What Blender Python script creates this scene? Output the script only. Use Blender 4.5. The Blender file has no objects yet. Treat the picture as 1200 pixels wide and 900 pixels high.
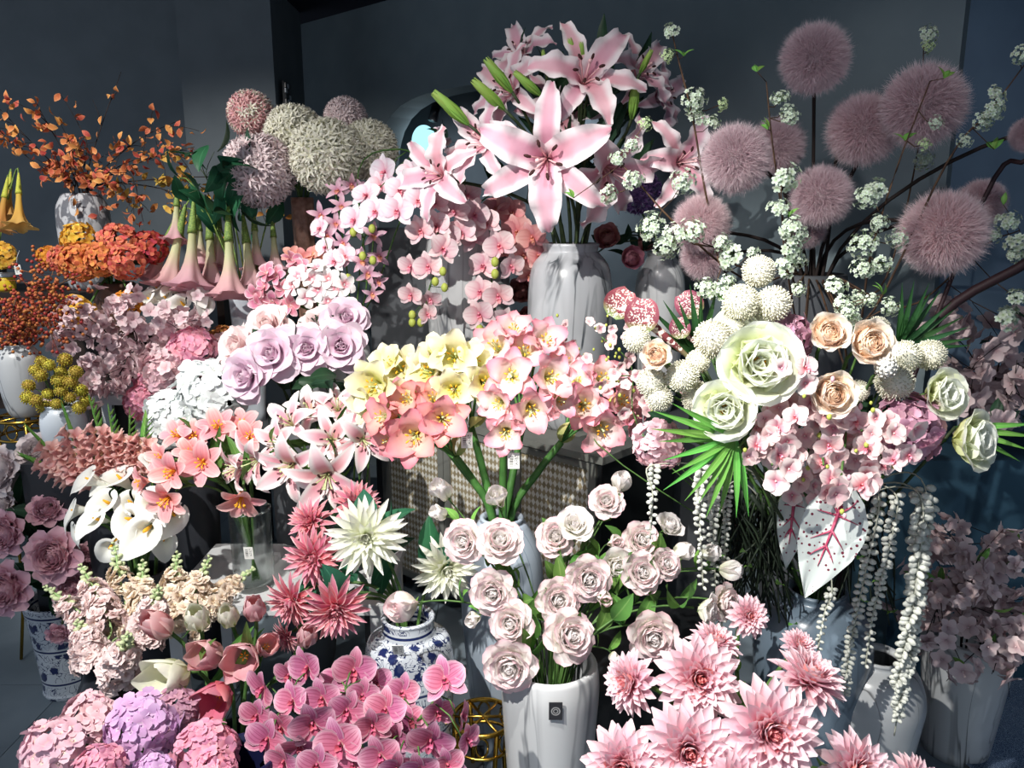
import bpy, math, random
import numpy as np
from mathutils import Vector, Matrix

C = bpy.context.scene.collection
SC = bpy.context.scene
random.seed(7); np.random.seed(7)
PI = math.pi

# ---------------------------------------------------------------- camera
CAM_Z, PITCH, F = 1.55, math.radians(12.0), 924.0
cam_d = bpy.data.cameras.new('camera'); cam = bpy.data.objects.new('camera', cam_d); C.objects.link(cam)
cam_d.sensor_width = 36.0; cam_d.lens = 36.0 * F / 1200.0; cam_d.clip_start = .05
cam.location = (0, 0, CAM_Z); cam.rotation_euler = (PI / 2 - PITCH, 0, 0)
SC.camera = cam

# ---------------------------------------------------------------- world and lamps
w = bpy.data.worlds.new('world'); SC.world = w; w.use_nodes = True
w.node_tree.nodes['Background'].inputs[0].default_value = (.62, .72, .86, 1)
w.node_tree.nodes['Background'].inputs[1].default_value = .78

def spot(name, loc, aim, watts, deg, blend=.3, size=.02, col=(1, .97, .92)):
    l = bpy.data.lights.new(name, 'SPOT'); l.energy = watts; l.spot_size = math.radians(deg)
    l.spot_blend = blend; l.shadow_soft_size = size; l.color = col
    o = bpy.data.objects.new(name, l); C.objects.link(o); o.location = loc
    o.rotation_euler = (Vector(aim) - Vector(loc)).to_track_quat('-Z', 'Y').to_euler()
    return o
spot('track_light', (-.95, .35, 2.62), (-.05, 2.0, .8), 390, 62, .5, .015)
spot('track_light', (-.2, .8, 2.62), (.42, 1.55, .82), 185, 50, .6, .015)
spot('track_light', (.1, .7, 2.62), (1.0, 2.3, 1.65), 42, 46, .6, .03, (1, .95, .97))
spot('track_light', (-1.45, .7, 2.62), (-1.2, 2.4, .9), 50, 46, .6, .015)
spot('track_light', (-1.9, 1.6, 2.62), (-1.45, 3.2, 1.3), 190, 66, .6, .02)
spot('track_light', (-.3, 1.5, 2.66), (.0, 2.75, 1.35), 36, 66, .5, .02)
spot('track_light', (1.6, 1.0, 2.62), (1.75, 2.3, 0), 50, 26, .3, .02, (.8, .9, 1))
SC.view_settings.view_transform = 'Standard'; SC.view_settings.look = 'None'
SC.view_settings.gamma = 1; SC.view_settings.use_curve_mapping = False
SC.view_settings.exposure = 0.0

# ---------------------------------------------------------------- picture geometry
CT, ST = math.cos(PITCH), math.sin(PITCH)
def at(px, py, Y):
    """world point at distance Y in front of the lens that the photograph shows at (px, py)"""
    x = (px - 600) / F; v = (py - 450) / F
    s = Y / (CT - v * ST)
    return Vector((x * s, Y, CAM_Z + s * (-ST - v * CT)))
def ps(n, py, Y):
    v = (py - 450) / F
    return n / F * Y / (CT - v * ST)

# ---------------------------------------------------------------- materials
def lin(c):
    if isinstance(c, str):
        c = c.lstrip('#'); c = [int(c[i:i + 2], 16) / 255 for i in (0, 2, 4)]
    return tuple(((x / 12.92) if x <= .04045 else ((x + .055) / 1.055) ** 2.4) for x in c) + (1,)
class NT:
    def __init__(s, name):
        s.m = bpy.data.materials.new(name); s.m.use_nodes = True
        s.t = s.m.node_tree; s.n = s.t.nodes; s.n.clear()
        s.out = s.new('ShaderNodeOutputMaterial')
    def new(s, typ, **k):
        n = s.n.new(typ)
        for a, b in k.items(): setattr(n, a, b)
        return n
    def link(s, a, b): s.t.links.new(a, b)
    def val(s, inp, x):
        if isinstance(x, bpy.types.NodeSocket): s.link(x, inp)
        else: inp.default_value = x
    def math(s, op, a, b=0.0, c=None):
        n = s.new('ShaderNodeMath', operation=op); s.val(n.inputs[0], a); s.val(n.inputs[1], b)
        if c is not None: s.val(n.inputs[2], c)
        return n.outputs[0]
    def mix(s, f, a, b):
        n = s.new('ShaderNodeMix', data_type='RGBA'); s.val(n.inputs[0], f); s.val(n.inputs[6], a); s.val(n.inputs[7], b)
        return n.outputs[2]
    def ramp(s, f, stops):
        n = s.new('ShaderNodeValToRGB'); e = n.color_ramp.elements
        while len(e) < len(stops): e.new(.5)
        for q, (p, c) in zip(e, stops): q.position = p; q.color = lin(c)
        s.val(n.inputs[0], f); return n.outputs[0]
    def rng(s, x, a, b, c=0.0, d=1.0):
        n = s.new('ShaderNodeMapRange', interpolation_type='SMOOTHSTEP'); s.val(n.inputs[0], x)
        for i, q in enumerate((a, b, c, d)): n.inputs[i + 1].default_value = q
        return n.outputs[0]
    def noise(s, scale, detail=2, vec=None, dist=0.0):
        n = s.new('ShaderNodeTexNoise'); n.inputs['Scale'].default_value = scale; n.inputs['Detail'].default_value = detail
        n.inputs['Distortion'].default_value = dist
        if vec is not None: s.link(vec, n.inputs['Vector'])
        return n.outputs[0]
    def coord(s, sc=(1, 1, 1), kind='Object', rot=(0, 0, 0)):
        t = s.new('ShaderNodeTexCoord'); m = s.new('ShaderNodeMapping')
        m.inputs['Scale'].default_value = sc; m.inputs['Rotation'].default_value = rot
        s.link(t.outputs[kind], m.inputs[0]); return m.outputs[0]
    def hsv(s, col, h, sat, v):
        n = s.new('ShaderNodeHueSaturation'); s.val(n.inputs['Hue'], h); s.val(n.inputs['Saturation'], sat); s.val(n.inputs['Value'], v)
        s.val(n.inputs['Color'], col); return n.outputs[0]
    def bsdf(s, col, rough=.5, metal=0.0, trans=0.0, spec=.3, bump=None, bstr=.2, coat=0.0):
        p = s.new('ShaderNodeBsdfPrincipled'); s.val(p.inputs['Base Color'], col); s.val(p.inputs['Roughness'], rough)
        p.inputs['Metallic'].default_value = metal; p.inputs['Specular IOR Level'].default_value = spec
        p.inputs['Coat Weight'].default_value = coat
        if bump is not None:
            b = s.new('ShaderNodeBump'); b.inputs['Strength'].default_value = bstr; b.inputs['Distance'].default_value = .01
            s.link(bump, b.inputs['Height']); s.link(b.outputs[0], p.inputs['Normal'])
        sh = p.outputs[0]
        if trans:
            t = s.new('ShaderNodeBsdfTranslucent'); s.val(t.inputs[0], col)
            m = s.new('ShaderNodeMixShader'); m.inputs[0].default_value = trans
            s.link(sh, m.inputs[1]); s.link(t.outputs[0], m.inputs[2]); sh = m.outputs[0]
        s.link(sh, s.out.inputs[0]); return s.m

def petal_mat(name, stops, edge=None, stripes=None, trans=.22, rough=.6, hv=.015, vv=.16, sat=.93, spots=None):
    """cloth petal: colour runs along the petal (t), can change towards its edge (u), each object a little different"""
    k = NT(name); a = k.new('ShaderNodeAttribute', attribute_name='pt'); x = k.new('ShaderNodeSeparateXYZ')
    k.link(a.outputs['Vector'], x.inputs[0]); t, u, r = x.outputs
    c = k.ramp(t, stops)
    if edge: c = k.mix(k.math('MULTIPLY', k.rng(u, edge[1], edge[2]), edge[3]), c, lin(edge[0]))
    if stripes:
        s_ = k.math('SINE', k.math('MULTIPLY', u, stripes[1])); s_ = k.rng(s_, .3, .95, 0, stripes[2])
        s_ = k.math('MULTIPLY', s_, k.rng(t, .05, .3)); s_ = k.math('MULTIPLY', s_, k.rng(t, 1.0, .75))
        c = k.mix(s_, c, lin(stripes[0]))
    if spots:
        n = k.noise(spots[1], 2, k.coord()); c = k.mix(k.math('MULTIPLY', k.rng(n, spots[2], spots[2] + .05), k.rng(u, .9, .5)), c, lin(spots[0]))
    o = k.new('ShaderNodeObjectInfo'); q = k.math('FRACT', k.math('ADD', k.math('MULTIPLY', r, 7.31), o.outputs['Random']))
    c = k.hsv(c, k.math('ADD', k.math('MULTIPLY', q, 2 * hv), .5 - hv), sat, k.math('ADD', k.math('MULTIPLY', q, vv), 1 - vv * .6))
    fine = k.noise(420, 1, k.coord())
    return k.bsdf(c, rough, trans=trans, spec=.25, bump=fine, bstr=.06)
def plain(name, col, rough=.6, metal=0.0, trans=0.0, col2=None, nscale=40, spec=.3, bstr=.0, coat=0.0):
    k = NT(name); c = lin(col); n = k.noise(nscale, 3, k.coord())
    if col2: c = k.mix(k.rng(n, .35, .65), c, lin(col2))
    return k.bsdf(c, rough, metal, trans, spec, bump=n if bstr else None, bstr=bstr, coat=coat)
def marble(name, base, vein, zs=.28, scale=9, wd=.025, rough=.28, dist=1.2, cloud=.35, c0=.3, c1=.75):
    k = NT(name); co = k.coord((1, 1, zs)); n = k.noise(scale, 3, co, dist)
    v = k.rng(k.math('ABSOLUTE', k.math('SUBTRACT', n, .5)), wd, 0.0)
    n2 = k.noise(scale * .6, 2, k.coord((1, 1, zs * .6)), .8); v = k.math('MULTIPLY', v, k.rng(n2, .38, .62))
    c = k.mix(k.math('MULTIPLY', k.rng(n2, c0, c1), cloud), lin(base), lin(vein))
    c = k.mix(v, c, lin(vein)); return k.bsdf(c, rough, spec=.45, coat=.15)
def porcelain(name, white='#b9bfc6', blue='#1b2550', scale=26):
    k = NT(name); co = k.coord(); vz = k.new('ShaderNodeSeparateXYZ'); k.link(co, vz.inputs[0])
    vo = k.new('ShaderNodeTexVoronoi'); vo.inputs['Scale'].default_value = scale
    k.link(k.coord((1, 1, .8)), vo.inputs[0])
    n = k.noise(scale * 2.4, 4, co, 1.5)
    a = k.rng(k.math('ADD', vo.outputs['Distance'], k.math('MULTIPLY', n, .55)), .66, .56)
    sc_ = k.rng(k.math('ABSOLUTE', k.math('SUBTRACT', k.noise(scale * .9, 1, co, 2.5), .5)), .03, .012)
    a = k.math('MAXIMUM', a, sc_)
    z = vz.outputs[2]; band = k.math('FRACT', k.math('MULTIPLY', z, 8.2)); ln = k.rng(k.math('ABSOLUTE', k.math('SUBTRACT', band, .5)), .035, .02)
    clear = k.rng(k.math('ABSOLUTE', k.math('SUBTRACT', band, .5)), .06, .09); a = k.math('MULTIPLY', a, clear)
    a = k.math('MAXIMUM', a, ln)
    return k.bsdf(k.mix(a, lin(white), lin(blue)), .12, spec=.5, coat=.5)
def glass_mat():
    k = NT('clear glass'); g = k.new('ShaderNodeBsdfGlass'); g.inputs['Roughness'].default_value = .02; g.inputs['IOR'].default_value = 1.35
    g.inputs['Color'].default_value = (.93, .97, .96, 1); t = k.new('ShaderNodeBsdfTransparent'); m = k.new('ShaderNodeMixShader')
    m.inputs[0].default_value = .55; k.link(g.outputs[0], m.inputs[1]); k.link(t.outputs[0], m.inputs[2]); k.link(m.outputs[0], k.out.inputs[0]); return k.m
def emit(name, col, s):
    k = NT(name); e = k.new('ShaderNodeEmission'); e.inputs[0].default_value = lin(col); e.inputs[1].default_value = s; k.link(e.outputs[0], k.out.inputs[0]); return k.m
def tag_mat():
    k = NT('price tag print'); co = k.coord((1, 1, 1)); x = k.new('ShaderNodeSeparateXYZ'); k.link(co, x.inputs[0])
    bars = k.math('GREATER_THAN', k.noise(900, 0, k.coord((0, 0, 1))), .5)
    inb = k.math('MULTIPLY', k.math('LESS_THAN', x.outputs[0], -.001), k.math('GREATER_THAN', x.outputs[0], -.009))
    inz = k.math('LESS_THAN', k.math('ABSOLUTE', x.outputs[2]), .013)
    tx = k.math('MULTIPLY', k.math('GREATER_THAN', k.noise(500, 1, co), .56), k.math('MULTIPLY', k.math('GREATER_THAN', x.outputs[0], .002), k.math('LESS_THAN', x.outputs[0], .009)))
    f = k.math('MULTIPLY', k.math('MAXIMUM', k.math('MULTIPLY', bars, inb), tx), inz)
    return k.bsdf(k.mix(f, lin('#e4e4df'), lin('#26262a')), .5)

# ---------------------------------------------------------------- mesh building
class MB:
    def __init__(s): s.v = []; s.f = []; s.a = []; s.mi = []; s.n = 0
    def add(s, g, M=None, mi=0, r=None):
        V, Fc, A = g
        V = np.asarray(V, float)
        if M is not None:
            m = np.array(M); V = V @ m[:3, :3].T + m[:3, 3]
        A = np.zeros((len(V), 3)) if A is None else np.array(A, float)
        A[:, 2] = random.random() if r is None else r
        s.v.append(V); s.a.append(A); n = s.n
        s.f += [tuple(i + n for i in f) for f in Fc]; s.mi += [mi] * len(Fc); s.n += len(V)
        return s
    def mesh(s, name, *mats, smooth=True):
        me = bpy.data.meshes.new(name); V = np.concatenate(s.v); A = np.concatenate(s.a)
        me.from_pydata(V.tolist(), [], s.f)
        at_ = me.attributes.new('pt', 'FLOAT_VECTOR', 'POINT'); at_.data.foreach_set('vector', A.astype(np.float32).ravel())
        for m in mats: me.materials.append(m)
        me.polygons.foreach_set('material_index', s.mi); me.polygons.foreach_set('use_smooth', [smooth] * len(s.f))
        me.update(); return me
def grid_faces(nr, nc):
    return [(i * nc + j, i * nc + j + 1, (i + 1) * nc + j + 1, (i + 1) * nc + j) for i in range(nr - 1) for j in range(nc - 1)]
LANCE = [.30, .72, .97, 1, .86, .55, .06]
STAR = [.35, .6, .85, .8, .6, .35, .03]
ROUND = [.22, .62, .92, 1, .98, .82, .3]
SPAT = [.25, .38, .55, .78, 1, .95, .35]
BROAD = [.45, .75, .95, 1, .95, .75, .25]
def petal(L=.5, W=.2, prof=LANCE, a0=20, a1=90, pw=1.0, cup=0.0, ruf=0.0, rf=3.0, nu=2, nv=6, ph=0.0):
    t = np.linspace(0, 1, nv + 1); a = np.radians(a0 + (a1 - a0) * t ** pw)
    mid = (a[1:] + a[:-1]) / 2; d = L / nv
    x = np.concatenate([[0], np.cumsum(np.sin(mid) * d)]); z = np.concatenate([[0], np.cumsum(np.cos(mid) * d)])
    wd = np.interp(t, np.linspace(0, 1, len(prof)), prof) * W / 2
    s = np.linspace(-1, 1, 2 * nu + 1); S, Wd = np.meshgrid(s, wd); T = np.repeat(t[:, None], len(s), 1)
    if abs(cup) > 1e-3: y = Wd * np.sin(cup * S) / cup; n = Wd * (1 - np.cos(cup * S)) / cup
    else: y = Wd * S; n = np.zeros_like(y)
    if ruf: n = n + ruf * W * np.sin(rf * 2 * PI * T + ph + S * 1.3) * np.abs(S) ** 1.5 * np.minimum(1, T * 2.2)
    ca, sa = np.cos(a)[:, None], np.sin(a)[:, None]
    V = np.stack([x[:, None] - n * ca, y, z[:, None] + n * sa], -1).reshape(-1, 3)
    A = np.stack([T, np.abs(S), np.zeros_like(T)], -1).reshape(-1, 3)
    return V, grid_faces(nv + 1, len(s)), A
def frames(P):
    P = np.asarray(P, float); d = np.gradient(P, axis=0); d /= np.linalg.norm(d, axis=1)[:, None] + 1e-9
    up = np.array([.31, .17, .93]); n = np.cross(d, up); n /= np.linalg.norm(n, axis=1)[:, None] + 1e-9
    return P, n, np.cross(d, n)
def tube(P, r, k=6):
    P, n, b = frames(P); m = len(P); R = np.full(m, r) if np.isscalar(r) else np.interp(np.linspace(0, 1, m), np.linspace(0, 1, len(r)), r)
    th = np.linspace(0, 2 * PI, k, endpoint=False)
    V = (P[:, None] + R[:, None, None] * (n[:, None] * np.cos(th)[None, :, None] + b[:, None] * np.sin(th)[None, :, None])).reshape(-1, 3)
    Fc = [(i * k + j, i * k + (j + 1) % k, (i + 1) * k + (j + 1) % k, (i + 1) * k + j) for i in range(m - 1) for j in range(k)]
    Fc += [tuple(range(k))[::-1], tuple(range((m - 1) * k, m * k))]
    A = np.zeros((m * k, 3)); A[:, 0] = np.repeat(np.linspace(0, 1, m), k); return V, Fc, A
def lathe(prof, k=28, mod=None):
    """prof: (r, z) from one end to the other; mod(theta, i) scales the radius"""
    th = np.linspace(0, 2 * PI, k, endpoint=False); V = []; m = len(prof)
    for i, (r, z) in enumerate(prof):
        q = r * (np.array([mod(x, i) for x in th]) if mod else 1)
        V.append(np.stack([q * np.cos(th), q * np.sin(th), np.full(k, z)], -1))
    V = np.concatenate(V)
    Fc = [(i * k + j, i * k + (j + 1) % k, (i + 1) * k + (j + 1) % k, (i + 1) * k + j) for i in range(m - 1) for j in range(k)]
    A = np.zeros((m * k, 3)); A[:, 0] = np.repeat(np.linspace(0, 1, m), k); return V, Fc, A
def ball(rx, ry=None, rz=None, k=8, m=6):
    ry = ry or rx; rz = rz or rx
    V, Fc, A = lathe([(max(1e-4, math.sin(PI * i / m)), -math.cos(PI * i / m)) for i in range(m + 1)], k)
    V = V * np.array([rx, ry, rz]); return V, Fc, A
def box(x0, x1, y0, y1, z0, z1):
    V = [(x, y, z) for x in (x0, x1) for y in (y0, y1) for z in (z0, z1)]
    return V, [(0, 1, 3, 2), (4, 6, 7, 5), (0, 4, 5, 1), (2, 3, 7, 6), (0, 2, 6, 4), (1, 5, 7, 3)], None
def Rz(d): return Matrix.Rotation(math.radians(d), 4, 'Z')
def Rx(d): return Matrix.Rotation(math.radians(d), 4, 'X')
def Ry(d): return Matrix.Rotation(math.radians(d), 4, 'Y')
def T3(x, y=0, z=0): return Matrix.Translation(Vector(x) if not np.isscalar(x) else Vector((x, y, z)))
def aim(d, roll=0.0):
    """rotation whose +Z looks along d; +X stays as near to straight up as it can"""
    z = Vector(d).normalized(); up = Vector((0, 0, 1))
    if abs(z.dot(up)) > .98: up = Vector((0, 1, 0))
    y = z.cross(up).normalized(); x = y.cross(z)
    return Matrix((x, y, z)).transposed().to_4x4() @ Rz(roll)
def fib(n, z0=-1.0, jit=0.0):
    g = PI * (3 - 5 ** .5); out = []
    for i in range(n):
        z = 1 - (i + .5) / n * (1 - z0); r = math.sqrt(max(0, 1 - z * z)); th = i * g
        v = Vector((r * math.cos(th), r * math.sin(th), z))
        if jit: v = (v + Vector(np.random.normal(0, jit, 3))).normalized()
        out.append(v)
    return out
def bez(P0, P1, P2, P3, n=9):
    t = np.linspace(0, 1, n)[:, None]; P = [np.array(p) for p in (P0, P1, P2, P3)]
    return (1 - t) ** 3 * P[0] + 3 * (1 - t) ** 2 * t * P[1] + 3 * (1 - t) * t * t * P[2] + t ** 3 * P[3]
def smooth_path(pts, n=5):
    """Catmull-Rom through the points"""
    P = [np.array(p, float) for p in pts]; P = [2 * P[0] - P[1]] + P + [2 * P[-1] - P[-2]]; out = []
    for i in range(1, len(P) - 2):
        for t in np.linspace(0, 1, n, endpoint=False):
            a, b, c, d = P[i - 1:i + 3]
            out.append(.5 * (2 * b + (c - a) * t + (2 * a - 5 * b + 4 * c - d) * t * t + (3 * b - a - 3 * c + d) * t ** 3))
    out.append(P[-2]); return np.array(out)

# ---------------------------------------------------------------- objects
def thing(name, label, cat, loc=(0, 0, 0), group=None, mesh=None, M=None):
    o = bpy.data.objects.new(name, mesh); C.objects.link(o)
    if M is not None: o.matrix_basis = M
    else: o.location = loc
    o['label'] = label; o['category'] = cat
    if group: o['group'] = group
    return o
def part(name, mesh, parent, M=None, label=None, kind=None):
    o = bpy.data.objects.new(name, mesh); C.objects.link(o); o.parent = parent
    if M is not None: o.matrix_basis = M
    if label: o['label'] = label
    if kind: o['kind'] = kind
    return o
def struct(name, mesh, parent=None):
    o = bpy.data.objects.new(name, mesh); C.objects.link(o)
    if parent: o.parent = parent
    else: o['kind'] = 'structure'
    return o
def face(fx=0.0, fy=0.0):
    return Vector((fx, -math.sqrt(max(.03, 1 - fx * fx - fy * fy)), fy)).normalized()
def jit(d, a=.12): return (d + Vector(np.random.normal(0, a, 3))).normalized()
def rc(a): return random.choice(a)

# ---------------------------------------------------------------- vases
VASES = []
def vase(name, label, loc, H, R, prof, mat, cat='vase', group=None, tag=None, k=36, lip=.9, ribs=None):
    """a hollow turned vase, its foot at loc; prof = relative (r, z) of the outside from foot to rim"""
    P = np.array(prof, float); pr = [(0.001, 0)]
    Q = smooth_path([(r * R, z * H, 0) for r, z in prof], 4)
    pr += [(q[0], q[1]) for q in Q]
    th = min(.012, R * .12)
    pr += [(Q[-1][0] - th * .5, Q[-1][1] + th * .35)]
    pr += [(max(.004, q[0] - th), max(q[1], .015)) for q in Q[::-1]] + [(0.001, .015)]
    me = MB().add(lathe(pr, k, ribs)).mesh(name, mat)
    o = thing(name, label, cat, loc, group, me)
    x, y, z = loc; V = dict(o=o, x=x, y=y, z0=z, zm=z + H, r=max(.015, Q[-1][0] - th), used=0)
    VASES.append(V); return V
def price_tag(parent, M):
    part('price_tag', TAG_ME, parent, M, label='white price tag with a barcode')
def stem_path(V, bloom, f, stiff=.45, inset=.02, n=9):
    """stem from inside vase V through its mouth to the back of a bloom that faces along f"""
    bl = Vector(bloom); m = Vector((V['x'], V['y'], V['zm'])); d = bl - m; d.z = 0
    rr = V['r'] * .7 * random.uniform(.35, 1); dd = d.normalized() * rr if d.length > .01 else Vector((0, 0, 0))
    dd = Matrix.Rotation(random.uniform(-.6, .6), 3, 'Z') @ dd
    m = m + dd; foot = Vector((V['x'] - dd.x * .4, V['y'] - dd.y * .4, max(V['z0'] + .022, V['zm'] - .26)))
    L = (bl - m).length; e = bl - f * inset
    B = bez(m, m + (m - foot).normalized() * L * stiff * .8 + Vector((0, 0, L * .1)), e - f * L * stiff * .6, e, n)
    return foot, [foot, foot.lerp(m, .5)] + [Vector(b) for b in B]
def put_stem(root, foot, pts, r, mat, k=6, name='stem'):
    me = MB().add(tube([p - foot for p in pts], r, k)).mesh(name, mat); return part(name, me, root)
def put_leaf(root, foot, p, d, size, me, roll=None, name='leaf'):
    part(name, me, root, T3(Vector(p) - foot) @ aim(d, random.uniform(-60, 60) if roll is None else roll) @ Matrix.Scale(size, 4))
def put_bloom(root, foot, spec, pos, f, dia, roll=None, multi=False, name='bloom'):
    """spec: heart (a mesh or None) and pieces; alone on its stem the pieces are parts, on a spray they are sub-parts of 'bloom'"""
    M = T3(Vector(pos) - foot) @ aim(f, random.uniform(0, 360) if roll is None else roll) @ Matrix.Scale(dia, 4)
    if multi:
        h = part(name, spec['heart'][1], root, M)
        for nm, me, m in spec['pieces']: part(nm, me, h, m)
        return h
    if spec.get('heart'):
        nm, me = spec['heart'][:2]; part(nm, me, root, M, kind=spec['heart'][2] if len(spec['heart']) > 2 else None)
    for nm, me, m in spec['pieces']: part(nm, me, root, M @ m)
def flower(name, label, cat, group, V, spec, px, py, Y, dpx, fx, fy, stem_m, stem_r=.003, stiff=.45, inset=.15, leaf=None, nleaf=0, lsize=.07, roll=None, drop=None):
    roll = roll + random.uniform(-45, 45) if roll is not None else None
    pos = at(px, py, Y); f = face(fx, fy); d = ps(dpx, py, Y)
    foot, pts = stem_path(V, pos, f, stiff, inset * d)
    root = thing(name, label, cat, foot, group)
    put_stem(root, foot, pts, stem_r, stem_m)
    put_bloom(root, foot, spec, pos, f, d, roll)
    for i in range(nleaf):
        j = random.randint(max(3, len(pts) - 6), len(pts) - 2); q = Vector(pts[j])
        dirn = Vector((random.uniform(-1, 1), random.uniform(-1, .3), random.uniform(-.2, .7)))
        put_leaf(root, foot, q, dirn, lsize * random.uniform(.8, 1.2), leaf)
    return root, foot, pts
# ---------------------------------------------------------------- greens, stems, small stuff
G_STEM = plain('stem green', '#4f7038', .55, col2='#3c5a2c'); G_DARK = plain('dark stem', '#2c3a24', .6, col2='#3c4a2c')
G_BROWN = plain('brown twig', '#3d2d24', .75, col2='#57412f'); G_AMA = plain('amaryllis stem green', '#4b7a3c', .45, col2='#3f6a34')
TWIG = plain('dark twig', '#2a2220', .8)
def leaf_mat(name, a, b, vein, rough=.45):
    return petal_mat(name, [(0, a), (.5, b), (1, a)], edge=(vein, .12, .02, .6), trans=.2, rough=rough, hv=.02, vv=.3)
M_LEAF = leaf_mat('leaf green', '#4a7630', '#5f8e3c', '#84a858'); M_LEAFD = leaf_mat('dark leaf', '#22402c', '#2b4c33', '#3c5f43')
M_LEAFB = leaf_mat('bright leaf', '#5f9a3a', '#75ac46', '#9cc66a'); M_LEAFT = leaf_mat('teal leaf', '#1f5a40', '#2a6a4a', '#3f8560')
def leaf_mesh(name, mat, L=1, W=.5, prof=(.12, .6, .95, 1, .8, .45, .04), a0=55, a1=105, cup=.5, nu=2, nv=6):
    return MB().add(petal(L, W, prof, a0, a1, 1, cup, nu=nu, nv=nv)).mesh(name, mat)
LF = leaf_mesh('leaf', M_LEAF); LFD = leaf_mesh('leaf', M_LEAFD); LFB = leaf_mesh('leaf', M_LEAFB, 1, .42); LFT = leaf_mesh('leaf', M_LEAFT, 1, .55)
LFL = leaf_mesh('leaf', M_LEAFD, 1, .22, LANCE, 15, 75); LFLG = leaf_mesh('leaf', M_LEAF, 1, .2, LANCE, 15, 70)
TAG_ME = MB().add(box(-.013, .013, -.0006, .0006, -.019, .019)).mesh('price_tag', tag_mat(), smooth=False)

# ---------------------------------------------------------------- flower kinds, each 1 unit across
def pieces(n, mesh_f, name='petal', step=None, dphi=0, **k):
    return [(name, mesh_f(i), Rz(dphi + (step or 360 / n) * i)) for i in range(n)]
def stamens(n, L, spread, fil, ant, pist=None, arad=.016, alen=.035):
    b = MB()
    for i in range(n):
        a = 2 * PI * i / n + .3; e = Vector((math.cos(a) * spread, math.sin(a) * spread, L * random.uniform(.9, 1.05)))
        b.add(tube(bez((0, 0, 0), (e.x * .2, e.y * .2, L * .5), (e.x * .8, e.y * .8, L * .85), e, 5), .008, 4), mi=0)
        b.add(ball(arad, arad, alen, 6, 4), T3(e) @ Rz(math.degrees(a)) @ Ry(70), mi=1)
    b.add(tube([(0, 0, 0), (.01, 0, L * .6), (.03, .02, L * 1.15)], .011, 4), mi=0); b.add(ball(.022, None, None, 6, 4), T3(.03, .02, L * 1.15), mi=0)
    return b.mesh('stamens', fil, ant)
def lily(pm, fil, ant, L=.62, Wi=.24, Wo=.17, a0=18, a1=105, cup=.5, ruf=.05, rf=2.5, prof=LANCE, pw=1.1, nst=6, sl=.42, spread=.13, nv=8, back=10, nu=2):
    wide = [MB().add(petal(L, Wi, prof, a0, a1 + random.uniform(-14, 10), pw, cup, ruf, rf, nu, nv, i)).mesh('petal', pm) for i in range(3)]
    thin = [MB().add(petal(L, Wo, prof, a0 + 6, a1 + back + random.uniform(-14, 10), pw, cup * .8, ruf, rf, nu, nv, i + 2)).mesh('petal', pm) for i in range(3)]
    ps_ = []
    for i in range(3):
        ps_.append(('petal', thin[i], Rz(i * 120 + 60 + random.uniform(-7, 7)) @ T3(.012, 0, -.01)))
        ps_.append(('petal', wide[i], Rz(i * 120 + random.uniform(-7, 7)) @ T3(.008, 0, .01)))
    return dict(heart=('stamens', stamens(nst, sl, spread, fil, ant)), pieces=ps_)
FIL_G = plain('pale green filament', '#c9d69a', .5); FIL_P = plain('pink filament', '#e7b7b9', .5); ANT_D = plain('dark anther', '#3b1d1c', .7); ANT_Y = plain('yellow anther', '#e9a92c', .7); ANT_B = plain('black anther', '#1c1614', .7)
M_BIGLILY = petal_mat('big lily petal', [(0, '#c9788d'), (.25, '#dc8fa5'), (.8, '#e5b4c2'), (1, '#e29cb0')], edge=('#f3e9ec', .25, .8, .95), trans=.2)
M_STARLILY = petal_mat('star lily petal', [(0, '#c9d39a'), (.14, '#e5a3ab'), (.45, '#e79ba8'), (.8, '#f1d6d9'), (1, '#f3eeea')], edge=('#f6f1ee', .3, .85, .95), trans=.2)
M_SALMON = petal_mat('salmon lily petal', [(0, '#eda04f'), (.15, '#ee8f80'), (.4, '#ee8f97'), (.8, '#f1a8ac'), (1, '#f5c7c5')], edge=('#f8dcd8', .6, 1, .5), stripes=('#d76e7c', 14, .3), trans=.22)
BIGLILY = [lily(M_BIGLILY, FIL_P, ANT_D, L=.74, Wi=.29, Wo=.22, a0=12, a1=132, ruf=.15, rf=3.6, sl=.36, cup=.6, nv=16, nu=3, prof=[.3, .62, .88, 1, 1, .88, .62, .16]) for _ in range(4)]
STARLILY = [lily(M_STARLILY, FIL_G, ANT_D, L=.68, Wi=.27, Wo=.20, a0=18, a1=118, ruf=.03, rf=1.5, sl=.36, spread=.14) for _ in range(4)]
SALMON = [lily(M_SALMON, ANT_Y, ANT_Y, L=.52, Wi=.31, Wo=.26, a0=15, a1=88, cup=.65, ruf=.025, rf=1.2, prof=ROUND, pw=.9, sl=.3, spread=.08, back=0) for _ in range(3)]
def ama(name, stops, edge, **k):
    m = petal_mat(name, stops, edge, trans=.25)
    return [lily(m, FIL_G, ANT_Y, L=.70, Wi=.44, Wo=.34, a0=10, a1=88, cup=.65, ruf=.10, rf=3.0, nu=3, nv=10, prof=[.2, .5, .8, .98, 1, .84, .22], pw=1.5, sl=.44, spread=.09, back=2) for _ in range(3)]
AMA_Y = ama('yellow amaryllis petal', [(0, '#c4bc3a'), (.35, '#e6dc6e'), (.7, '#efe9ae'), (1, '#f2eed2')], ('#f4f1e0', .6, 1, .5))
AMA_P = ama('pink amaryllis petal', [(0, '#e8cf55'), (.25, '#f4e3a6'), (.55, '#f6e2d8'), (.85, '#f1b0ba'), (1, '#ea8298')], ('#ee8fa1', .6, 1, .7))
AMA_C = ama('coral amaryllis petal', [(0, '#efc04a'), (.25, '#f4d8a0'), (.5, '#f3bfae'), (1, '#ea7f8c')], ('#ea7884', .5, 1, .75))

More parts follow.
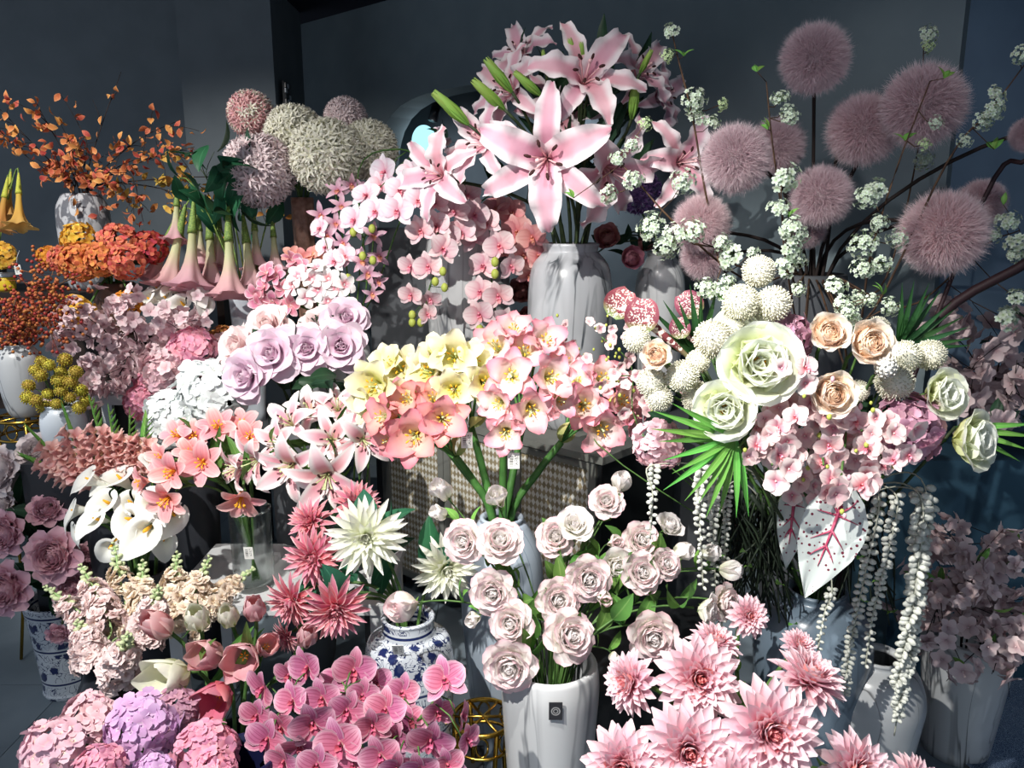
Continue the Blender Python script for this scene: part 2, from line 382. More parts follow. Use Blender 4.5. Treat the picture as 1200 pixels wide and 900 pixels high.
# moth orchids ----------------------------------------------------------
def phal(pm, sm, lip, sl=.5):
    side = [MB().add(petal(.47, .56, [.12, .7, .97, 1, .92, .7, .2], 62 + 6 * i, 86 + 8 * i, 1, .35, .03, 1.2, 3, 6, i)).mesh('petal', pm) for i in range(2)]
    sep = [MB().add(petal(sl, .30, [.3, .7, .95, 1, .9, .65, .15], 62, 92 + 9 * i, 1, .35, nu=2, nv=5)).mesh('sepal', sm) for i in range(2)]
    b = MB()   # lip and column
    for a, l, w in ((180, .24, .15), (128, .16, .13), (232, .16, .13)):
        b.add(petal(l, w, [.4, .8, 1, .8, .3], 15, 95 if a == 180 else 30, 1, .9, nu=2, nv=4), Rz(a) @ T3(.02, 0, .02))
    b.add(ball(.035, .03, .06, 6, 5), T3(.03, 0, .06))
    return dict(heart=('bloom', b.mesh('bloom', lip)), pieces=[('sepal', sep[0], Rz(0)), ('sepal', sep[1], Rz(128) @ T3(0, 0, -.01)), ('sepal', sep[1], Rz(-128) @ T3(0, 0, -.01)),
                ('petal', side[0], Rz(68) @ T3(0, 0, .015)), ('petal', side[1], Rz(-68) @ T3(0, 0, .015))])
M_LIP = petal_mat('orchid lip', [(0, '#c2304f'), (.5, '#e0708a'), (1, '#f2b3b8')], trans=.15); M_LIPY = petal_mat('yellow pink lip', [(0, '#b8543c'), (.4, '#dc8f62'), (1, '#e88a9a')], trans=.15)
M_LIPM = petal_mat('magenta lip', [(0, '#8c1f45'), (.5, '#b73a62'), (1, '#d06a86')], trans=.15)
M_PHW = petal_mat('white orchid petal', [(0, '#df8aa2'), (.25, '#eec3d0'), (.55, '#f0e2ea'), (1, '#f3ecf1')], stripes=('#e6b3c6', 9, .3))
M_PHB = petal_mat('blush orchid petal', [(0, '#d4738a'), (.28, '#e8b4bd'), (.6, '#efd2d5'), (1, '#f1dedf')], stripes=('#d98a9c', 9, .25))
M_PHC = petal_mat('coral orchid petal', [(0, '#c04c5e'), (.3, '#d9868a'), (.8, '#e2a5a2'), (1, '#e8bdb8')], stripes=('#c46a74', 9, .3))
M_PHM = petal_mat('magenta orchid petal', [(0, '#e6c8b0'), (.14, '#c65a84'), (.6, '#c97096'), (1, '#e3acc2')], edge=('#efd3dd', .72, 1, .7), stripes=('#9c2f60', 22, .55))
M_DEN = petal_mat('lilac dendrobium petal', [(0, '#c05a86'), (.3, '#dba0b8'), (.7, '#e6c0cf'), (1, '#d79ab4')])
PHW = [phal(M_PHW, M_PHW, M_LIP) for _ in range(2)]; PHB = [phal(M_PHB, M_PHB, M_LIP) for _ in range(2)]; PHC = [phal(M_PHC, M_PHC, M_LIPY) for _ in range(2)]; PHM = [phal(M_PHM, M_PHM, M_LIPM, .52) for _ in range(3)]
def dendro():
    s = [MB().add(petal(.52, .2, LANCE, 55, 100 + 8 * i, 1, .4, .03, 1.5, 2, 6)).mesh('petal', M_DEN) for i in range(2)]
    b = MB(); b.add(petal(.26, .2, [.4, .9, 1, .7, .2], 20, 100, 1, .8, nu=2, nv=4), Rz(180)); b.add(ball(.04, .04, .07, 6, 5), T3(.02, 0, .05))
    return dict(heart=('bloom', b.mesh('bloom', M_LIPY)), pieces=[('petal', s[i % 2], Rz(a)) for i, a in enumerate((0, 70, 140, 220, 290))])
DEN = [dendro() for _ in range(2)]

# roses ----------------------------------------------------------------
def rose(pm, n_in=11, outer=((4, .40, .46, 18, 42), (5, .50, .54, 34, 78)), ruf=.02, core=.30, cin=1.35, name='petal', hm=None, seed=0, rf=2.0, sp=.055, ci=44):
    b = MB()
    for i in range(n_in):
        f = i / max(1, n_in - 1)
        b.add(petal(core + .10 * f, .20 + .24 * f, BROAD, 3 + 14 * f, -30 + ci * f, 1, cin - .45 * f, ruf * .6, rf, 2, 5, i), Rz(i * 137.5) @ T3(.012 + sp * f, 0, .05 * (1 - f)))
    ps_ = []
    for ri, (n, L, W, a0, a1) in enumerate(outer):
        ms = [MB().add(petal(L, W * 1.15, [.4, .7, .9, 1.02, 1.07, 1.05, .96, .78, .3], a0, a1 + random.uniform(-12, 16), 1.8, .85 - .1 * ri, ruf, rf, 3, 9, 2.1 * q + seed)).mesh(name, pm) for q in range(2)]
        for i in range(n): ps_.append((name, ms[i % 2], Rz(360 / n * i + ri * 40 + random.uniform(-9, 9)) @ T3(.05 + .012 * ri, 0, -.03 * ri)))
    cb = MB()
    for i in range(5): cb.add(petal(.2, .07, STAR, 40, 125, 1, .3, nu=1, nv=4), Rz(72 * i))
    ps_.append(('calyx', cb.mesh('calyx', M_LEAF), T3(0, 0, -.04)))
    return dict(heart=('petal_core', b.mesh('petal_core', hm or pm), 'stuff'), pieces=ps_)
M_ROSEW = petal_mat('white rose petal', [(0, '#e3e3c4'), (.5, '#f1efe6'), (1, '#f3eeee')], edge=('#f3dfe3', .7, 1, .4), trans=0.38)
M_ROSEP = petal_mat('white pink edged rose petal', [(0, '#ece2c8'), (.45, '#f5f1ea'), (.8, '#f4eae8'), (1, '#efc6cd')], edge=('#f0ccd2', .75, 1, .45), trans=0.38)
M_ROSEL = petal_mat('lavender rose petal', [(0, '#d9a6c4'), (.4, '#e6c0d6'), (1, '#ecd5e2')], edge=('#f1e3ea', .6, 1, .5))
M_ROSEB = petal_mat('blush rose petal', [(0, '#dfae b0'.replace(' ', '')), (.4, '#eccbcb'), (1, '#f1dcda')], edge=('#f4e8e6', .6, 1, .5))
M_BIGW = petal_mat('big white rose petal', [(0, '#d6da78'), (.4, '#e8edb8'), (.75, '#f1f4e0'), (1, '#f1f4f0')], trans=0.4)
M_PEACH = petal_mat('peach rose petal', [(0, '#efc9a6'), (.4, '#f3dcc2'), (.8, '#f5e8d9'), (1, '#f6f0e8')], trans=0.4); M_PEACHC = petal_mat('peach rose heart', [(0, '#efb48e'), (.5, '#f4cba8'), (1, '#f7e2cc')], trans=0.45)
ROSEW = [rose(M_ROSEW, seed=i, ruf=.045, rf=2.6) for i in range(2)]; ROSEP = [rose(M_ROSEP, n_in=18, hm=M_ROSEW, seed=i, ruf=.06, rf=2.6, core=.36, cin=1.0, sp=.11, ci=50, outer=((6, .43, .44, 14, 34), (6, .49, .48, 24, 62), (7, .51, .46, 42, 96))) for i in range(3)]
BUDP = [rose(m, n_in=7, outer=((4, .72, .60, 20, -6),), core=.55, ruf=.03) for m in (M_ROSEW, M_ROSEP)]
ROSEL = [rose(m, n_in=10, outer=((4, .42, .48, 16, 52), (5, .52, .56, 36, 98), (4, .55, .56, 60, 122)), ruf=.03, rf=1.3, seed=i) for i, m in enumerate((M_ROSEL, M_ROSEL, M_ROSEB))]
def bigrose():
    s = rose(M_BIGW, n_in=10, core=.25, cin=.9, sp=.12, ci=36, outer=((6, .40, .5, 4, 20), (7, .46, .56, 16, 42), (7, .52, .6, 34, 72)), ruf=.03, rf=1.4)
    s['pieces'].append(('stamens', stamens(12, .17, .06, ANT_Y, ANT_Y, arad=.014, alen=.02), T3(0, 0, .02))); return s
BIGROSE = [bigrose() for _ in range(2)]
PEACH = [rose(M_PEACH, n_in=40, core=.30, cin=.9, hm=M_PEACHC, sp=.2, ci=20, outer=((7, .42, .42, 22, 18), (7, .50, .48, 40, 52)), ruf=.07, rf=2.2, seed=i) for i in range(2)]
M_PEON = petal_mat('pink peony petal', [(0, '#b8637f'), (.4, '#d18ba2'), (1, '#e3b3c0')], edge=('#ecc9d2', .6, 1, .5)); M_PEONG = petal_mat('pale peony petal', [(0, '#bda2a6'), (.5, '#d0bfc2'), (1, '#dcd1d2')])
PEON = [rose(m, n_in=54, core=.26, cin=.7, sp=.2, ci=50, outer=((8, .40, .36, 40, 62), (9, .52, .36, 56, 98)), ruf=.11, rf=3, seed=i) for i, m in enumerate((M_PEON, M_PEON, M_PEONG))]
M_RAN = petal_mat('ranunculus petal', [(0, '#9c4a62'), (.5, '#c3748a'), (1, '#d898a8')]); M_RANC = petal_mat('coral ranunculus petal', [(0, '#b05058'), (.6, '#d08082'), (1, '#dda09c')])
RAN = [rose(m, n_in=40, core=.36, cin=1.1, sp=.16, ci=10, outer=((8, .50, .42, 24, 0), (8, .54, .44, 46, 16)), ruf=.02, seed=1) for m in (M_RAN, M_RANC)]

# dahlias --------------------------------------------------------------
def dahlia(pm, rows, core=14, prof=LANCE, hm=None, cup=.9):
    ps_ = []; b = MB()
    for i in range(core): b.add(petal(.20 + .003 * i, .07 + .0028 * i, prof, 2 + 1.3 * i, -30 + 1.8 * i, 1, .9, nu=1, nv=4), Rz(137.5 * i) @ T3(.0042 * i, 0, .07 - .0015 * i))
    for ri, (n, L, W, a0, a1, z) in enumerate(rows):
        ms = [MB().add(petal(L * random.uniform(.94, 1.04), W, prof, a0 + random.uniform(-4, 4), a1 + random.uniform(-10, 10), 1.0, cup, .02, 1, 2, 5)).mesh('petal', pm) for _ in range(2)]
        for i in range(n): ps_.append(('petal', ms[i % 2], Rz(360 / n * (i + .5 * (ri % 2)) + random.uniform(-6, 6)) @ Ry(random.uniform(-5, 5)) @ T3(.02, 0, z)))
    return dict(heart=('petal_core', b.mesh('petal_core', hm or pm), 'stuff'), pieces=ps_)
M_DAH = petal_mat('pink dahlia petal', [(0, '#dd6f80'), (.25, '#e69bad'), (.6, '#edbcca'), (1, '#f3d8de')], edge=('#f6e6ea', .6, 1, .6), trans=0.35); M_DAHC = petal_mat('coral dahlia heart', [(0, '#d9505a'), (.6, '#ea7f80'), (1, '#f0a8a8')], trans=0.4)
DAH_ROWS = ((10, .29, .125, 26, 18, .04), (13, .345, .14, 35, 36, .03), (15, .39, .15, 45, 52, .02), (16, .43, .16, 55, 66, .01), (16, .465, .165, 65, 82, -.005), (15, .49, .17, 77, 98, -.02))
DAHP = [l for l in ([.45, .75, .95, 1.02, 1, .8, .12],)][0]
DAH = [dahlia(M_DAH, DAH_ROWS, 26, DAHP, M_DAHC) for _ in range(3)]
M_SPK = petal_mat('spiky pink dahlia petal', [(0, '#d4486a'), (.5, '#e2708a'), (1, '#eea2b0')], edge=('#f6e4e0', .55, 1, .75), trans=0.3); M_SPW = petal_mat('spiky white dahlia petal', [(0, '#dfe6a8'), (.4, '#eef0d8'), (1, '#f3f3ea')], trans=0.35)
SPK_ROWS = ((9, .27, .085, 10, 6, .04), (11, .34, .10, 20, 24, .03), (13, .40, .115, 34, 42, .02), (14, .45, .125, 48, 62, .01), (15, .49, .13, 64, 84, 0), (14, .51, .13, 80, 106, -.015))
SPK = [dahlia(M_SPK, SPK_ROWS, 20) for _ in range(2)]; SPW = [dahlia(M_SPW, SPK_ROWS, 12)]

# tulip, calla, plumeria, angel's trumpet -------------------------------
def tulip(pm, op=0):
    ms = [MB().add(petal(.95, .72, [.4, .8, 1, 1, .9, .62, .12], 42, -22 + op + 6 * i, .8, 1.0, nu=3, nv=7, ruf=.015)).mesh('petal', pm) for i in range(2)]
    return dict(heart=('stamens', stamens(6, .3, .06, FIL_G, ANT_Y)), pieces=[('petal', ms[i % 2], Rz(60 * i) @ T3(.03 + .012 * (i % 2), 0, 0)) for i in range(6)])
def tul(name, st, edge=None, op=0): return tulip(petal_mat(name, st, edge, trans=.25), op)
TULP = [tul('pink tulip petal', [(0, '#efe0c8'), (.25, '#e9b3b5'), (.7, '#e8a3aa'), (1, '#efc6c8')], ('#f3d6d4', .6, 1, .5), o) for o in (0, 12, 24)]
TULW = [tul('white tulip petal', [(0, '#d5e08c'), (.3, '#eef0d2'), (1, '#f3f2e6')], None, o) for o in (0, 22)]
TULR = [tul('red tulip petal', [(0, '#e79aa0'), (.35, '#dc5670'), (1, '#e08a98')], None, 26)]
M_CAL = petal_mat('white calla spathe', [(0, '#cfdca6'), (.2, '#ecefe0'), (1, '#f4f4f0')], trans=.25)
def calla(pm):
    nt, nz = 20, 11; V = []; A = []
    for i in range(nz):
        t = i / (nz - 1)
        for j in range(nt + 1):
            th = -PI + 2 * PI * j / nt; ov = .04 * abs(th / PI) ** 3
            r = .045 + .23 * t ** 1.5 + .10 * t ** 6; fl = max(0, math.cos(th))
            z = .72 * t + .10 * t ** 3 * math.cos(th) - .16 * t ** 7 * (1 - .3 * fl)
            tip = .22 * t ** 5 * fl ** 7; x = (r + tip) * math.cos(th) + .05 * t ** 3
            V.append((x, (r * .88) * math.sin(th) + (ov if j > nt / 2 else -ov) * .8, z - .45 - .10 * t ** 6 * fl ** 7)); A.append((t, abs(th) / PI, 0))
    return dict(heart=('spathe', MB().add((V, grid_faces(nz, nt + 1), A)).mesh('spathe', pm)), pieces=[('spadix', MB().add(tube([(0, 0, -.38), (.0, 0, -.05), (-.01, 0, .1)], [.03, .04, .02], 7)).mesh('spadix', ANT_Y), Matrix())])
CAL = [calla(M_CAL)]
def plum(name, st, edge):
    m = petal_mat(name, st, edge); s = [MB().add(petal(.52, .40, [.25, .6, .9, 1, .95, .7, .2], 48, 98 + 6 * i, 1, .5, nu=2, nv=6)).mesh('petal', m) for i in range(2)]
    return dict(heart=('bloom', MB().add(tube([(0, 0, -.3), (0, 0, .05)], [.04, .07], 6)).mesh('bloom', m)), pieces=[('petal', s[i % 2], Rz(72 * i) @ Rx(14)) for i in range(5)])
PLW = [plum('white plumeria petal', [(0, '#d45a78'), (.25, '#eaa3ae'), (.5, '#f2ecec'), (1, '#f4f2ee')], None)]; PLP = [plum('pink plumeria petal', [(0, '#e7b04c'), (.2, '#cf7a8e'), (.6, '#c96f8a'), (1, '#e2b2bd')], ('#f0dfe0', .7, 1, .7))]
PLC = [plum('coral plumeria petal', [(0, '#e2a04c'), (.3, '#e08a7c'), (1, '#e9a59a')], None)]
def trumpet(name, st, calm):
    m = petal_mat(name, st, None, trans=.3)
    pr = [(.05, -.55), (.06, -.45), (.065, -.3), (.08, -.12), (.105, .05), (.145, .2), (.19, .31), (.24, .38), (.30, .44), (.37, .46)]
    md = lambda th, i: 1 + (0 if i < 4 else (i - 3) * .05) * math.cos(5 * th) + (.09 * math.cos(11 * th + 1) if i > 7 else 0)
    b = MB().add(lathe(pr, 30, md)).mesh('trumpet', m)
    cx = MB().add(lathe([(.02, -1.0), (.035, -.9), (.055, -.7), (.075, -.5), (.082, -.42), (.07, -.44), (.05, -.6)], 10)).mesh('calyx', calm)
    return dict(heart=('trumpet', b), pieces=[('calyx', cx, Matrix())])
CALYX = plain('calyx green', '#5d7a3e', .6, col2='#8aa04f'); CALYXY = plain('yellow calyx', '#c8c14a', .6, col2='#a9b54a')
BRUG = [trumpet('pink angel trumpet', [(0, '#b9c47c'), (.3, '#d9d8a8'), (.55, '#e8b8b8'), (1, '#e6a9b8')], CALYX)]; BRUGY = [trumpet('orange angel trumpet', [(0, '#d9b83a'), (.5, '#e0a040'), (1, '#e2ac62')], CALYXY)]

# heads of many florets --------------------------------------------------
def ruffled(pm):
    b = MB()
    for L, a0, a1, n, o in ((.52, 50, 98, 6, 0), (.40, 28, 70, 5, 20), (.26, 8, 35, 3, 50)):
        for i in range(n): b.add(petal(L, .46, (.3, .85, 1, .8), a0 + random.uniform(-8, 8), a1 + random.uniform(-15, 15), 1, .3, .14, 1.3, 1, 3, i * 2), Rz(360 / n * i + o))
    return b.mesh('floret', pm)
def floret(pm, n=4, L=.5, W=.5, a0=60, a1=95, prof=(.2, .75, 1, .95, .4), nv=3, heart=True):
    b = MB()
    for i in range(n): b.add(petal(L, W, prof, a0 + random.uniform(-10, 10), a1 + random.uniform(-12, 12), 1, .3, nu=1, nv=nv), Rz(360 / n * i + random.uniform(-8, 8)))
    if heart: b.add(ball(.05, None, None, 5, 3), T3(0, 0, .04), r=0)
    return b.mesh('floret', pm)
def hyd_mat(name, a, b_, c, hv=.02): return petal_mat(name, [(0, a), (.3, b_), (1, c)], hv=hv, vv=.22, sat=1.0 if any(q in name for q in ('orange', 'coral', 'yellow', 'amber', 'red')) else .93)
HYD = {k: [floret(hyd_mat('hydrangea ' + k, *v)) for _ in range(3)] for k, v in dict(
    blush=('#e8dcb8', '#e3b2c2', '#e8c3cf'), lilac=('#e3d2d8', '#c995c8', '#d6aed6', .03), pink=('#e8b8b8', '#dc86a4', '#e5a3b8'), mauve=('#c9a0a8', '#b87f9a', '#cf9fb4'), white=('#dfe6cf', '#e6ecec', '#eef2f2'),
    bright=('#f0d0d4', '#e58aa8', '#eda6ba'), pale=('#efd0d0', '#e4b4c0', '#ecc8ce'), orange=('#e8b060', '#d88048', '#e2905a'), coral=('#e8a070', '#d86a55', '#e08a70'), red=('#c85a4a', '#b8423f', '#cc5a50'),
    yellow=('#f0c850', '#e8b23c', '#f0c860'), amber=('#e8a040', '#d8862c', '#e6a444'), rust=('#b8742c', '#a8642a', '#c0803a')).items()}
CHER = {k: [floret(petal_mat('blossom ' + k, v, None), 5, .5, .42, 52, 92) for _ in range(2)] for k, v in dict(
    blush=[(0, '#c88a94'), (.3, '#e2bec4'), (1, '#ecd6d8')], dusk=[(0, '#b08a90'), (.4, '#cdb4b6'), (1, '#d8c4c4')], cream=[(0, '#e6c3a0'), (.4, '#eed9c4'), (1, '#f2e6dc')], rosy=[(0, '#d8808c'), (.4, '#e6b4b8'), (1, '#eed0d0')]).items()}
def star_ball(mats, n, fl=.125, pw=.02, npet=6, r0=.36, lift=(35, 80)):
    b = MB(); b.add(ball(.2, None, None, 10, 8), mi=0, r=.5)
    for i, d in enumerate(fib(n, -1, .05)):
        M = T3(d * r0 * random.uniform(.9, 1.02)) @ aim(d, random.uniform(0, 360)); mi = rc(range(len(mats)))
        b.add(tube([(0, 0, -.2), (0, 0, 0)], .005, 3), M, mi=0)
        for q in range(npet): b.add(petal(fl, pw * 2, STAR, lift[0], lift[1], 1, 0, nu=1, nv=2), M @ Rz(360 / npet * q), mi=mi)
    return b.mesh('floret_ball', *mats)
AL_C = petal_mat('cream allium floret', [(0, '#c2bf98'), (.4, '#e4e1cc'), (1, '#f0ede2')]); AL_P = petal_mat('pale pink allium floret', [(0, '#c4aca8'), (.4, '#e6d0d2'), (1, '#f2e4e5')]); AL_K = petal_mat('pink allium floret', [(0, '#c07c7c'), (.4, '#dc9c9e'), (1, '#e6bcbc')])
AL_V = petal_mat('violet allium floret', [(0, '#5a3a78'), (.5, '#8a62a8'), (1, '#a888c4')])
ALL = dict(cream=star_ball([AL_C], 360), pale=star_ball([AL_P], 380), mixed=star_ball([AL_K, AL_C, AL_K], 300), violet=star_ball([AL_V], 130))
def fluff(pm, n=15000):
    b = MB(); b.add(ball(.30, None, None, 16, 12), r=.5); V = []; Fc = []; A = []
    for i in range(n):
        d = Vector(np.random.normal(0, 1, 3)).normalized(); s = d.cross(Vector(np.random.normal(0, 1, 3))).normalized()
        e = (d + Vector(np.random.normal(0, .42, 3))).normalized(); r = random.uniform(.40, .50) if random.random() < .9 else random.uniform(.5, .54)
        p0 = d * .26; p1 = d * .36 + e * .02; p2 = (d * .36 + e * (r - .36)); w_ = .0027; k = len(V)
        V += [p0 - s * w_, p0 + s * w_, p1 - s * w_, p1 + s * w_, p2]; Fc += [(k, k + 1, k + 3, k + 2), (k + 2, k + 3, k + 4)]
        A += [(0, 0, 0)] * 2 + [(.6, 0, 0)] * 2 + [(1, 0, 0)]
    b.add((np.array([tuple(v) for v in V]), Fc, A), r=.5); return b.mesh('fluff', pm)
FLUFF = fluff(petal_mat('pink fluff', [(0, '#d0b4bb'), (.6, '#e6ccd2'), (1, '#f6e8eb')], trans=.5, rough=.35, hv=.012))
def rod_ball(pm, n, r0=.30, r1=.5, z0=-1.0, thick=.026):
    b = MB(); b.add(ball(r0 + .02, None, None, 10, 8), r=.5)
    for d in fib(n, z0, .04):
        M = aim(d); k = random.uniform(.9, 1.0)
        b.add(lathe([(thick * .5, r0), (thick * .8, r1 * k * .9), (thick, r1 * k), (.001, r1 * k * 1.03)], 4), M)
    return b.mesh('floret_ball', pm)
M_POM = petal_mat('cream pompom', [(0, '#c2c09c'), (.4, '#e2e0c8'), (1, '#f1efe2')]); POM = [rod_ball(M_POM, 480, .41, .5, -1, .017), rod_ball(M_POM, 400, .41, .5, -1, .019)]
M_CRA = petal_mat('yellow craspedia', [(0, '#8a7a14'), (.5, '#c4ae24'), (1, '#d8c63c')], hv=.03, vv=.3); CRA = rod_ball(M_CRA, 90, .36, .5, thick=.05)
M_MAR = petal_mat('orange marigold petal', [(0, '#b8640e'), (.5, '#d88a1c'), (1, '#e8ac3c')])
def dome(pm, n=34, fl=.13, np_=5, z0=.0, stem=None):
    """a small umbel of tiny florets on thin rays"""
    b = MB()
    for d in fib(n, z0, .12):
        k = random.uniform(.26, .52); p = d * k
        b.add(tube([(0, 0, -.05), tuple(p)], .006, 3), mi=1)
        for q in range(np_): b.add(petal(fl, fl * .8, (.3, 1, .5), 60, 95, 1, 0, nu=1, nv=2), T3(p) @ aim(d, 360 / np_ * q), mi=0)
    return b.mesh('flower_cluster', pm, stem)
G_PALE = plain('pale green ray', '#90ad74', .6); M_VIB = petal_mat('green white viburnum floret', [(0, '#9cb880'), (.4, '#c3d3b8'), (1, '#d3dfd2')], hv=.03, vv=.4); M_VIBG = petal_mat('green viburnum floret', [(0, '#7f9c58'), (.5, '#b4cc94'), (1, '#cfdfb4')])
VIB = [dome(M_VIB, 34, .115, 5, .0, G_PALE), dome(M_VIB, 24, .14, 5, .25, G_PALE), dome(M_VIB, 42, .095, 5, -.1, G_PALE), dome(M_VIBG, 30, .12, 4, -.1, G_PALE)]
# ---------------------------------------------------------------- room
PAINT = plain('grey wall paint', '#6e7b80', .85, col2='#69767c', nscale=6); PAINTL = plain('grey wall paint left', '#6d757a', .85, col2='#687075', nscale=6)
PAINTB = plain('blue grey wall paint', '#5d7286', .85, col2='#586c80', nscale=6); CEIL = plain('dark navy ceiling paint', '#14182a', .9)
CONC = plain('grey blue concrete tile', '#7d8a94', .5, col2='#6b7882', nscale=3, bstr=.05); GROUT = plain('dark joint', '#23272d', .9)
BLACK = plain('black lacquer', '#0c0c10', .3, coat=.3); CHAR = plain('charcoal ceramic', '#2a2c31', .5); DWOOD = plain('dark wood', '#2b201b', .5, col2='#1e1613', nscale=14)
WHITE = plain('white painted wood', '#c9cbcc', .5); BRASS = plain('polished brass', '#b08d3c', .25, 1.0); NAVY = plain('navy panel', '#2c4656', .5); GREYP = plain('dark grey panel', '#4a4d51', .6)
def boxes(*bs, mat, name='box'):
    b = MB()
    for q in bs: b.add(box(*q))
    return b.mesh(name, mat, smooth=False)
fl = struct('floor', boxes((-3.8, 3.6, -.6, 6.6, -.12, -.008), mat=GROUT))
tl = boxes((-.2985, .2985, -.2985, .2985, -.009, 0), mat=CONC)
for i in range(11):
    for j in range(9): part('floor_tile', tl, fl, T3(-3.0 + .6 * i, .3 + .6 * j, random.uniform(-.0012, 0)))
struct('ceiling', boxes((-3.8, 3.6, -.6, 6.6, 2.7, 2.8), mat=CEIL))
struct('wall_left', boxes((-3.8, -1.6, 4.62, 4.75, 0, 2.7), mat=PAINTL)); struct('wall_column', boxes((-1.705, -1.224, 4.3, 4.9, 0, 2.7), mat=PAINTL))
WB = T3(-1.9, 5.723, 0) @ Rz(-41.85)        # frame of the slanting back wall: x along it, y into it
def wl(s, y, z): return WB @ Vector((s, y, z))
def wall_with_opening():
    x0, x1, z0, z1, T = 0, 4.5, 0, 2.7, .16; cx, cz, a, b = 2.48, 1.52, .98, .68
    an = sorted([math.atan2(z - cz, x - cx) for x in (x0, x1) for z in (z0, z1)] + [2 * PI * i / 72 - PI + .013 for i in range(72)])
    V = []
    for y in (0, T):
        for q in an:
            c, s = math.cos(q), math.sin(q); k = 1 / ((abs(c / a) ** 4.5 + abs(s / b) ** 4.5) ** (1 / 4.5)); V.append((cx + k * c, y, cz + k * s))
        for q in an:
            c, s = math.cos(q), math.sin(q); k = min([(x1 - cx) / c if c > 1e-6 else (x0 - cx) / c if c < -1e-6 else 9e9, (z1 - cz) / s if s > 1e-6 else (z0 - cz) / s if s < -1e-6 else 9e9]); V.append((cx + k * c, y, cz + k * s))
    n = len(an); Fc = []
    for i in range(n):
        j = (i + 1) % n
        Fc += [(i, j, n + j, n + i), (2 * n + j, 2 * n + i, 3 * n + i, 3 * n + j), (j, i, 2 * n + i, 2 * n + j), (n + i, n + j, 3 * n + j, 3 * n + i)]
    return MB().add((V, Fc, None)).mesh('wall_back', PAINT, smooth=False)
o = struct('wall_back', wall_with_opening()); o.matrix_basis = WB
b = MB()
for q in ((1.1, 3.9, 1.35, 1.43, .6, 2.5), (1.02, 1.1, .16, 1.43, .6, 2.5), (3.9, 3.98, .16, 1.43, .6, 2.5), (1.02, 3.98, .16, 1.43, .52, .6), (1.02, 3.98, .16, 1.43, 2.5, 2.58)): b.add(box(*q))
o = struct('wall_alcove', b.mesh('wall_alcove', PAINTL, smooth=False)); o.matrix_basis = WB
struct('wall_light_block', boxes((2.35, 2.45, -.6, 2.9, 0, 2.7), mat=PAINTB))  # unseen wall, added to keep ambient light off the right side
struct('wall_right', boxes((0, 2.4, 0, .1, 0, 2.7), mat=PAINTB)).matrix_basis = T3(1.452, 2.76, 0) @ Rz(5)
# the room beyond the opening: globe lamp, spotlight
p = at(497, 166, 4.98); t = thing('globe_lamp', 'glowing pale blue round lamp on a thin pole seen through the wall opening', 'lamp', (p.x, p.y, .602))
part('base', MB().add(lathe([(.001, 0), (.09, 0), (.09, .02), (.001, .025)], 20)).mesh('base', BLACK), t)
part('pole', MB().add(tube([(0, 0, .02), (0, 0, p.z - .6)], .006)).mesh('pole', BLACK), t)
part('lamp_globe', MB().add(ball(.075, .075, .095, 20, 14)).mesh('lamp_globe', emit('lamp glow', '#9fe0ee', 1.6)), t, T3(0, 0, p.z - .6))
lp = bpy.data.lights.new('lamp_light', 'POINT'); lp.energy = 1.2; lp.color = (.8, .93, 1); lp.shadow_soft_size = .06; lo = bpy.data.objects.new('lamp_light', lp); C.objects.link(lo); lo.location = at(497, 166, 4.84)
spot('alcove_fill', wl(2.1, .75, 2.46), wl(1.6, 1.3, 1.4), 60, 110, .8, .1, (.8, .9, 1))  # added fill that brightens the room beyond the opening, no fixture here
p = at(513, 130, 4.9); t = thing('spotlight', 'small black spotlight hanging under the ceiling beyond the wall opening', 'lamp', (p.x, p.y, 2.5))
part('rod', MB().add(tube([(0, 0, 0), (0, 0, p.z - 2.5)], .008)).mesh('rod', BLACK), t); part('lamp_head', MB().add(tube([(0, 0, .05), (-.03, -.02, -.06)], .03, 12)).mesh('lamp_head', BLACK), t, T3(0, 0, p.z - 2.5))

# ---------------------------------------------------------------- furniture
CB = T3(.289, 2.415, 0) @ Rz(-41.85) @ T3(-1.12, 0, 0)
k = NT('mother of pearl mosaic'); co = k.coord((52, 1, 34)); xs = k.new('ShaderNodeSeparateXYZ'); k.link(co, xs.inputs[0])
a_ = k.math('ADD', xs.outputs[0], xs.outputs[2]); b_ = k.math('SUBTRACT', xs.outputs[0], xs.outputs[2])
ck = k.math('MODULO', k.math('ABSOLUTE', k.math('ADD', k.math('FLOOR', a_), k.math('FLOOR', b_))), 2)
ck = k.math('MULTIPLY', k.math('LESS_THAN', k.math('FRACT', a_), .93), ck); wn = k.new('ShaderNodeTexWhiteNoise', noise_dimensions='2D'); cv = k.new('ShaderNodeCombineXYZ')
k.link(k.math('FLOOR', a_), cv.inputs[0]); k.link(k.math('FLOOR', b_), cv.inputs[1]); k.link(cv.outputs[0], wn.inputs['Vector'])
tan_ = k.ramp(wn.outputs['Value'], [(0, '#867b60'), (.5, '#a5987a'), (1, '#918669')]); prl = k.ramp(wn.outputs['Value'], [(0, '#cfcfc8'), (.5, '#e6e5de'), (1, '#d9d7cb')])
MOS = k.bsdf(k.mix(ck, tan_, prl), .3, spec=.5)
CABG = plain('grey metal', '#7d7f7a', .45, col2='#6c6e69', nscale=5); CABD = plain('black side panel', '#121416', .5)
cab = thing('cabinet', 'grey cabinet with pearl and tan checked doors and a black side', 'cabinet', M=CB)
part('top_panel', boxes((-.015, 1.13, -.012, .47, .775, .8), mat=CABG), cab)
part('body', boxes((0, .02, 0, .46, .05, .775), (.02, 1.1, .44, .46, .05, .775), (.02, 1.1, .03, .44, .05, .08), mat=CABG), cab)
part('side_panel', boxes((1.102, 1.12, 0, .46, .03, .775), mat=CABD), cab, label='black side panel')
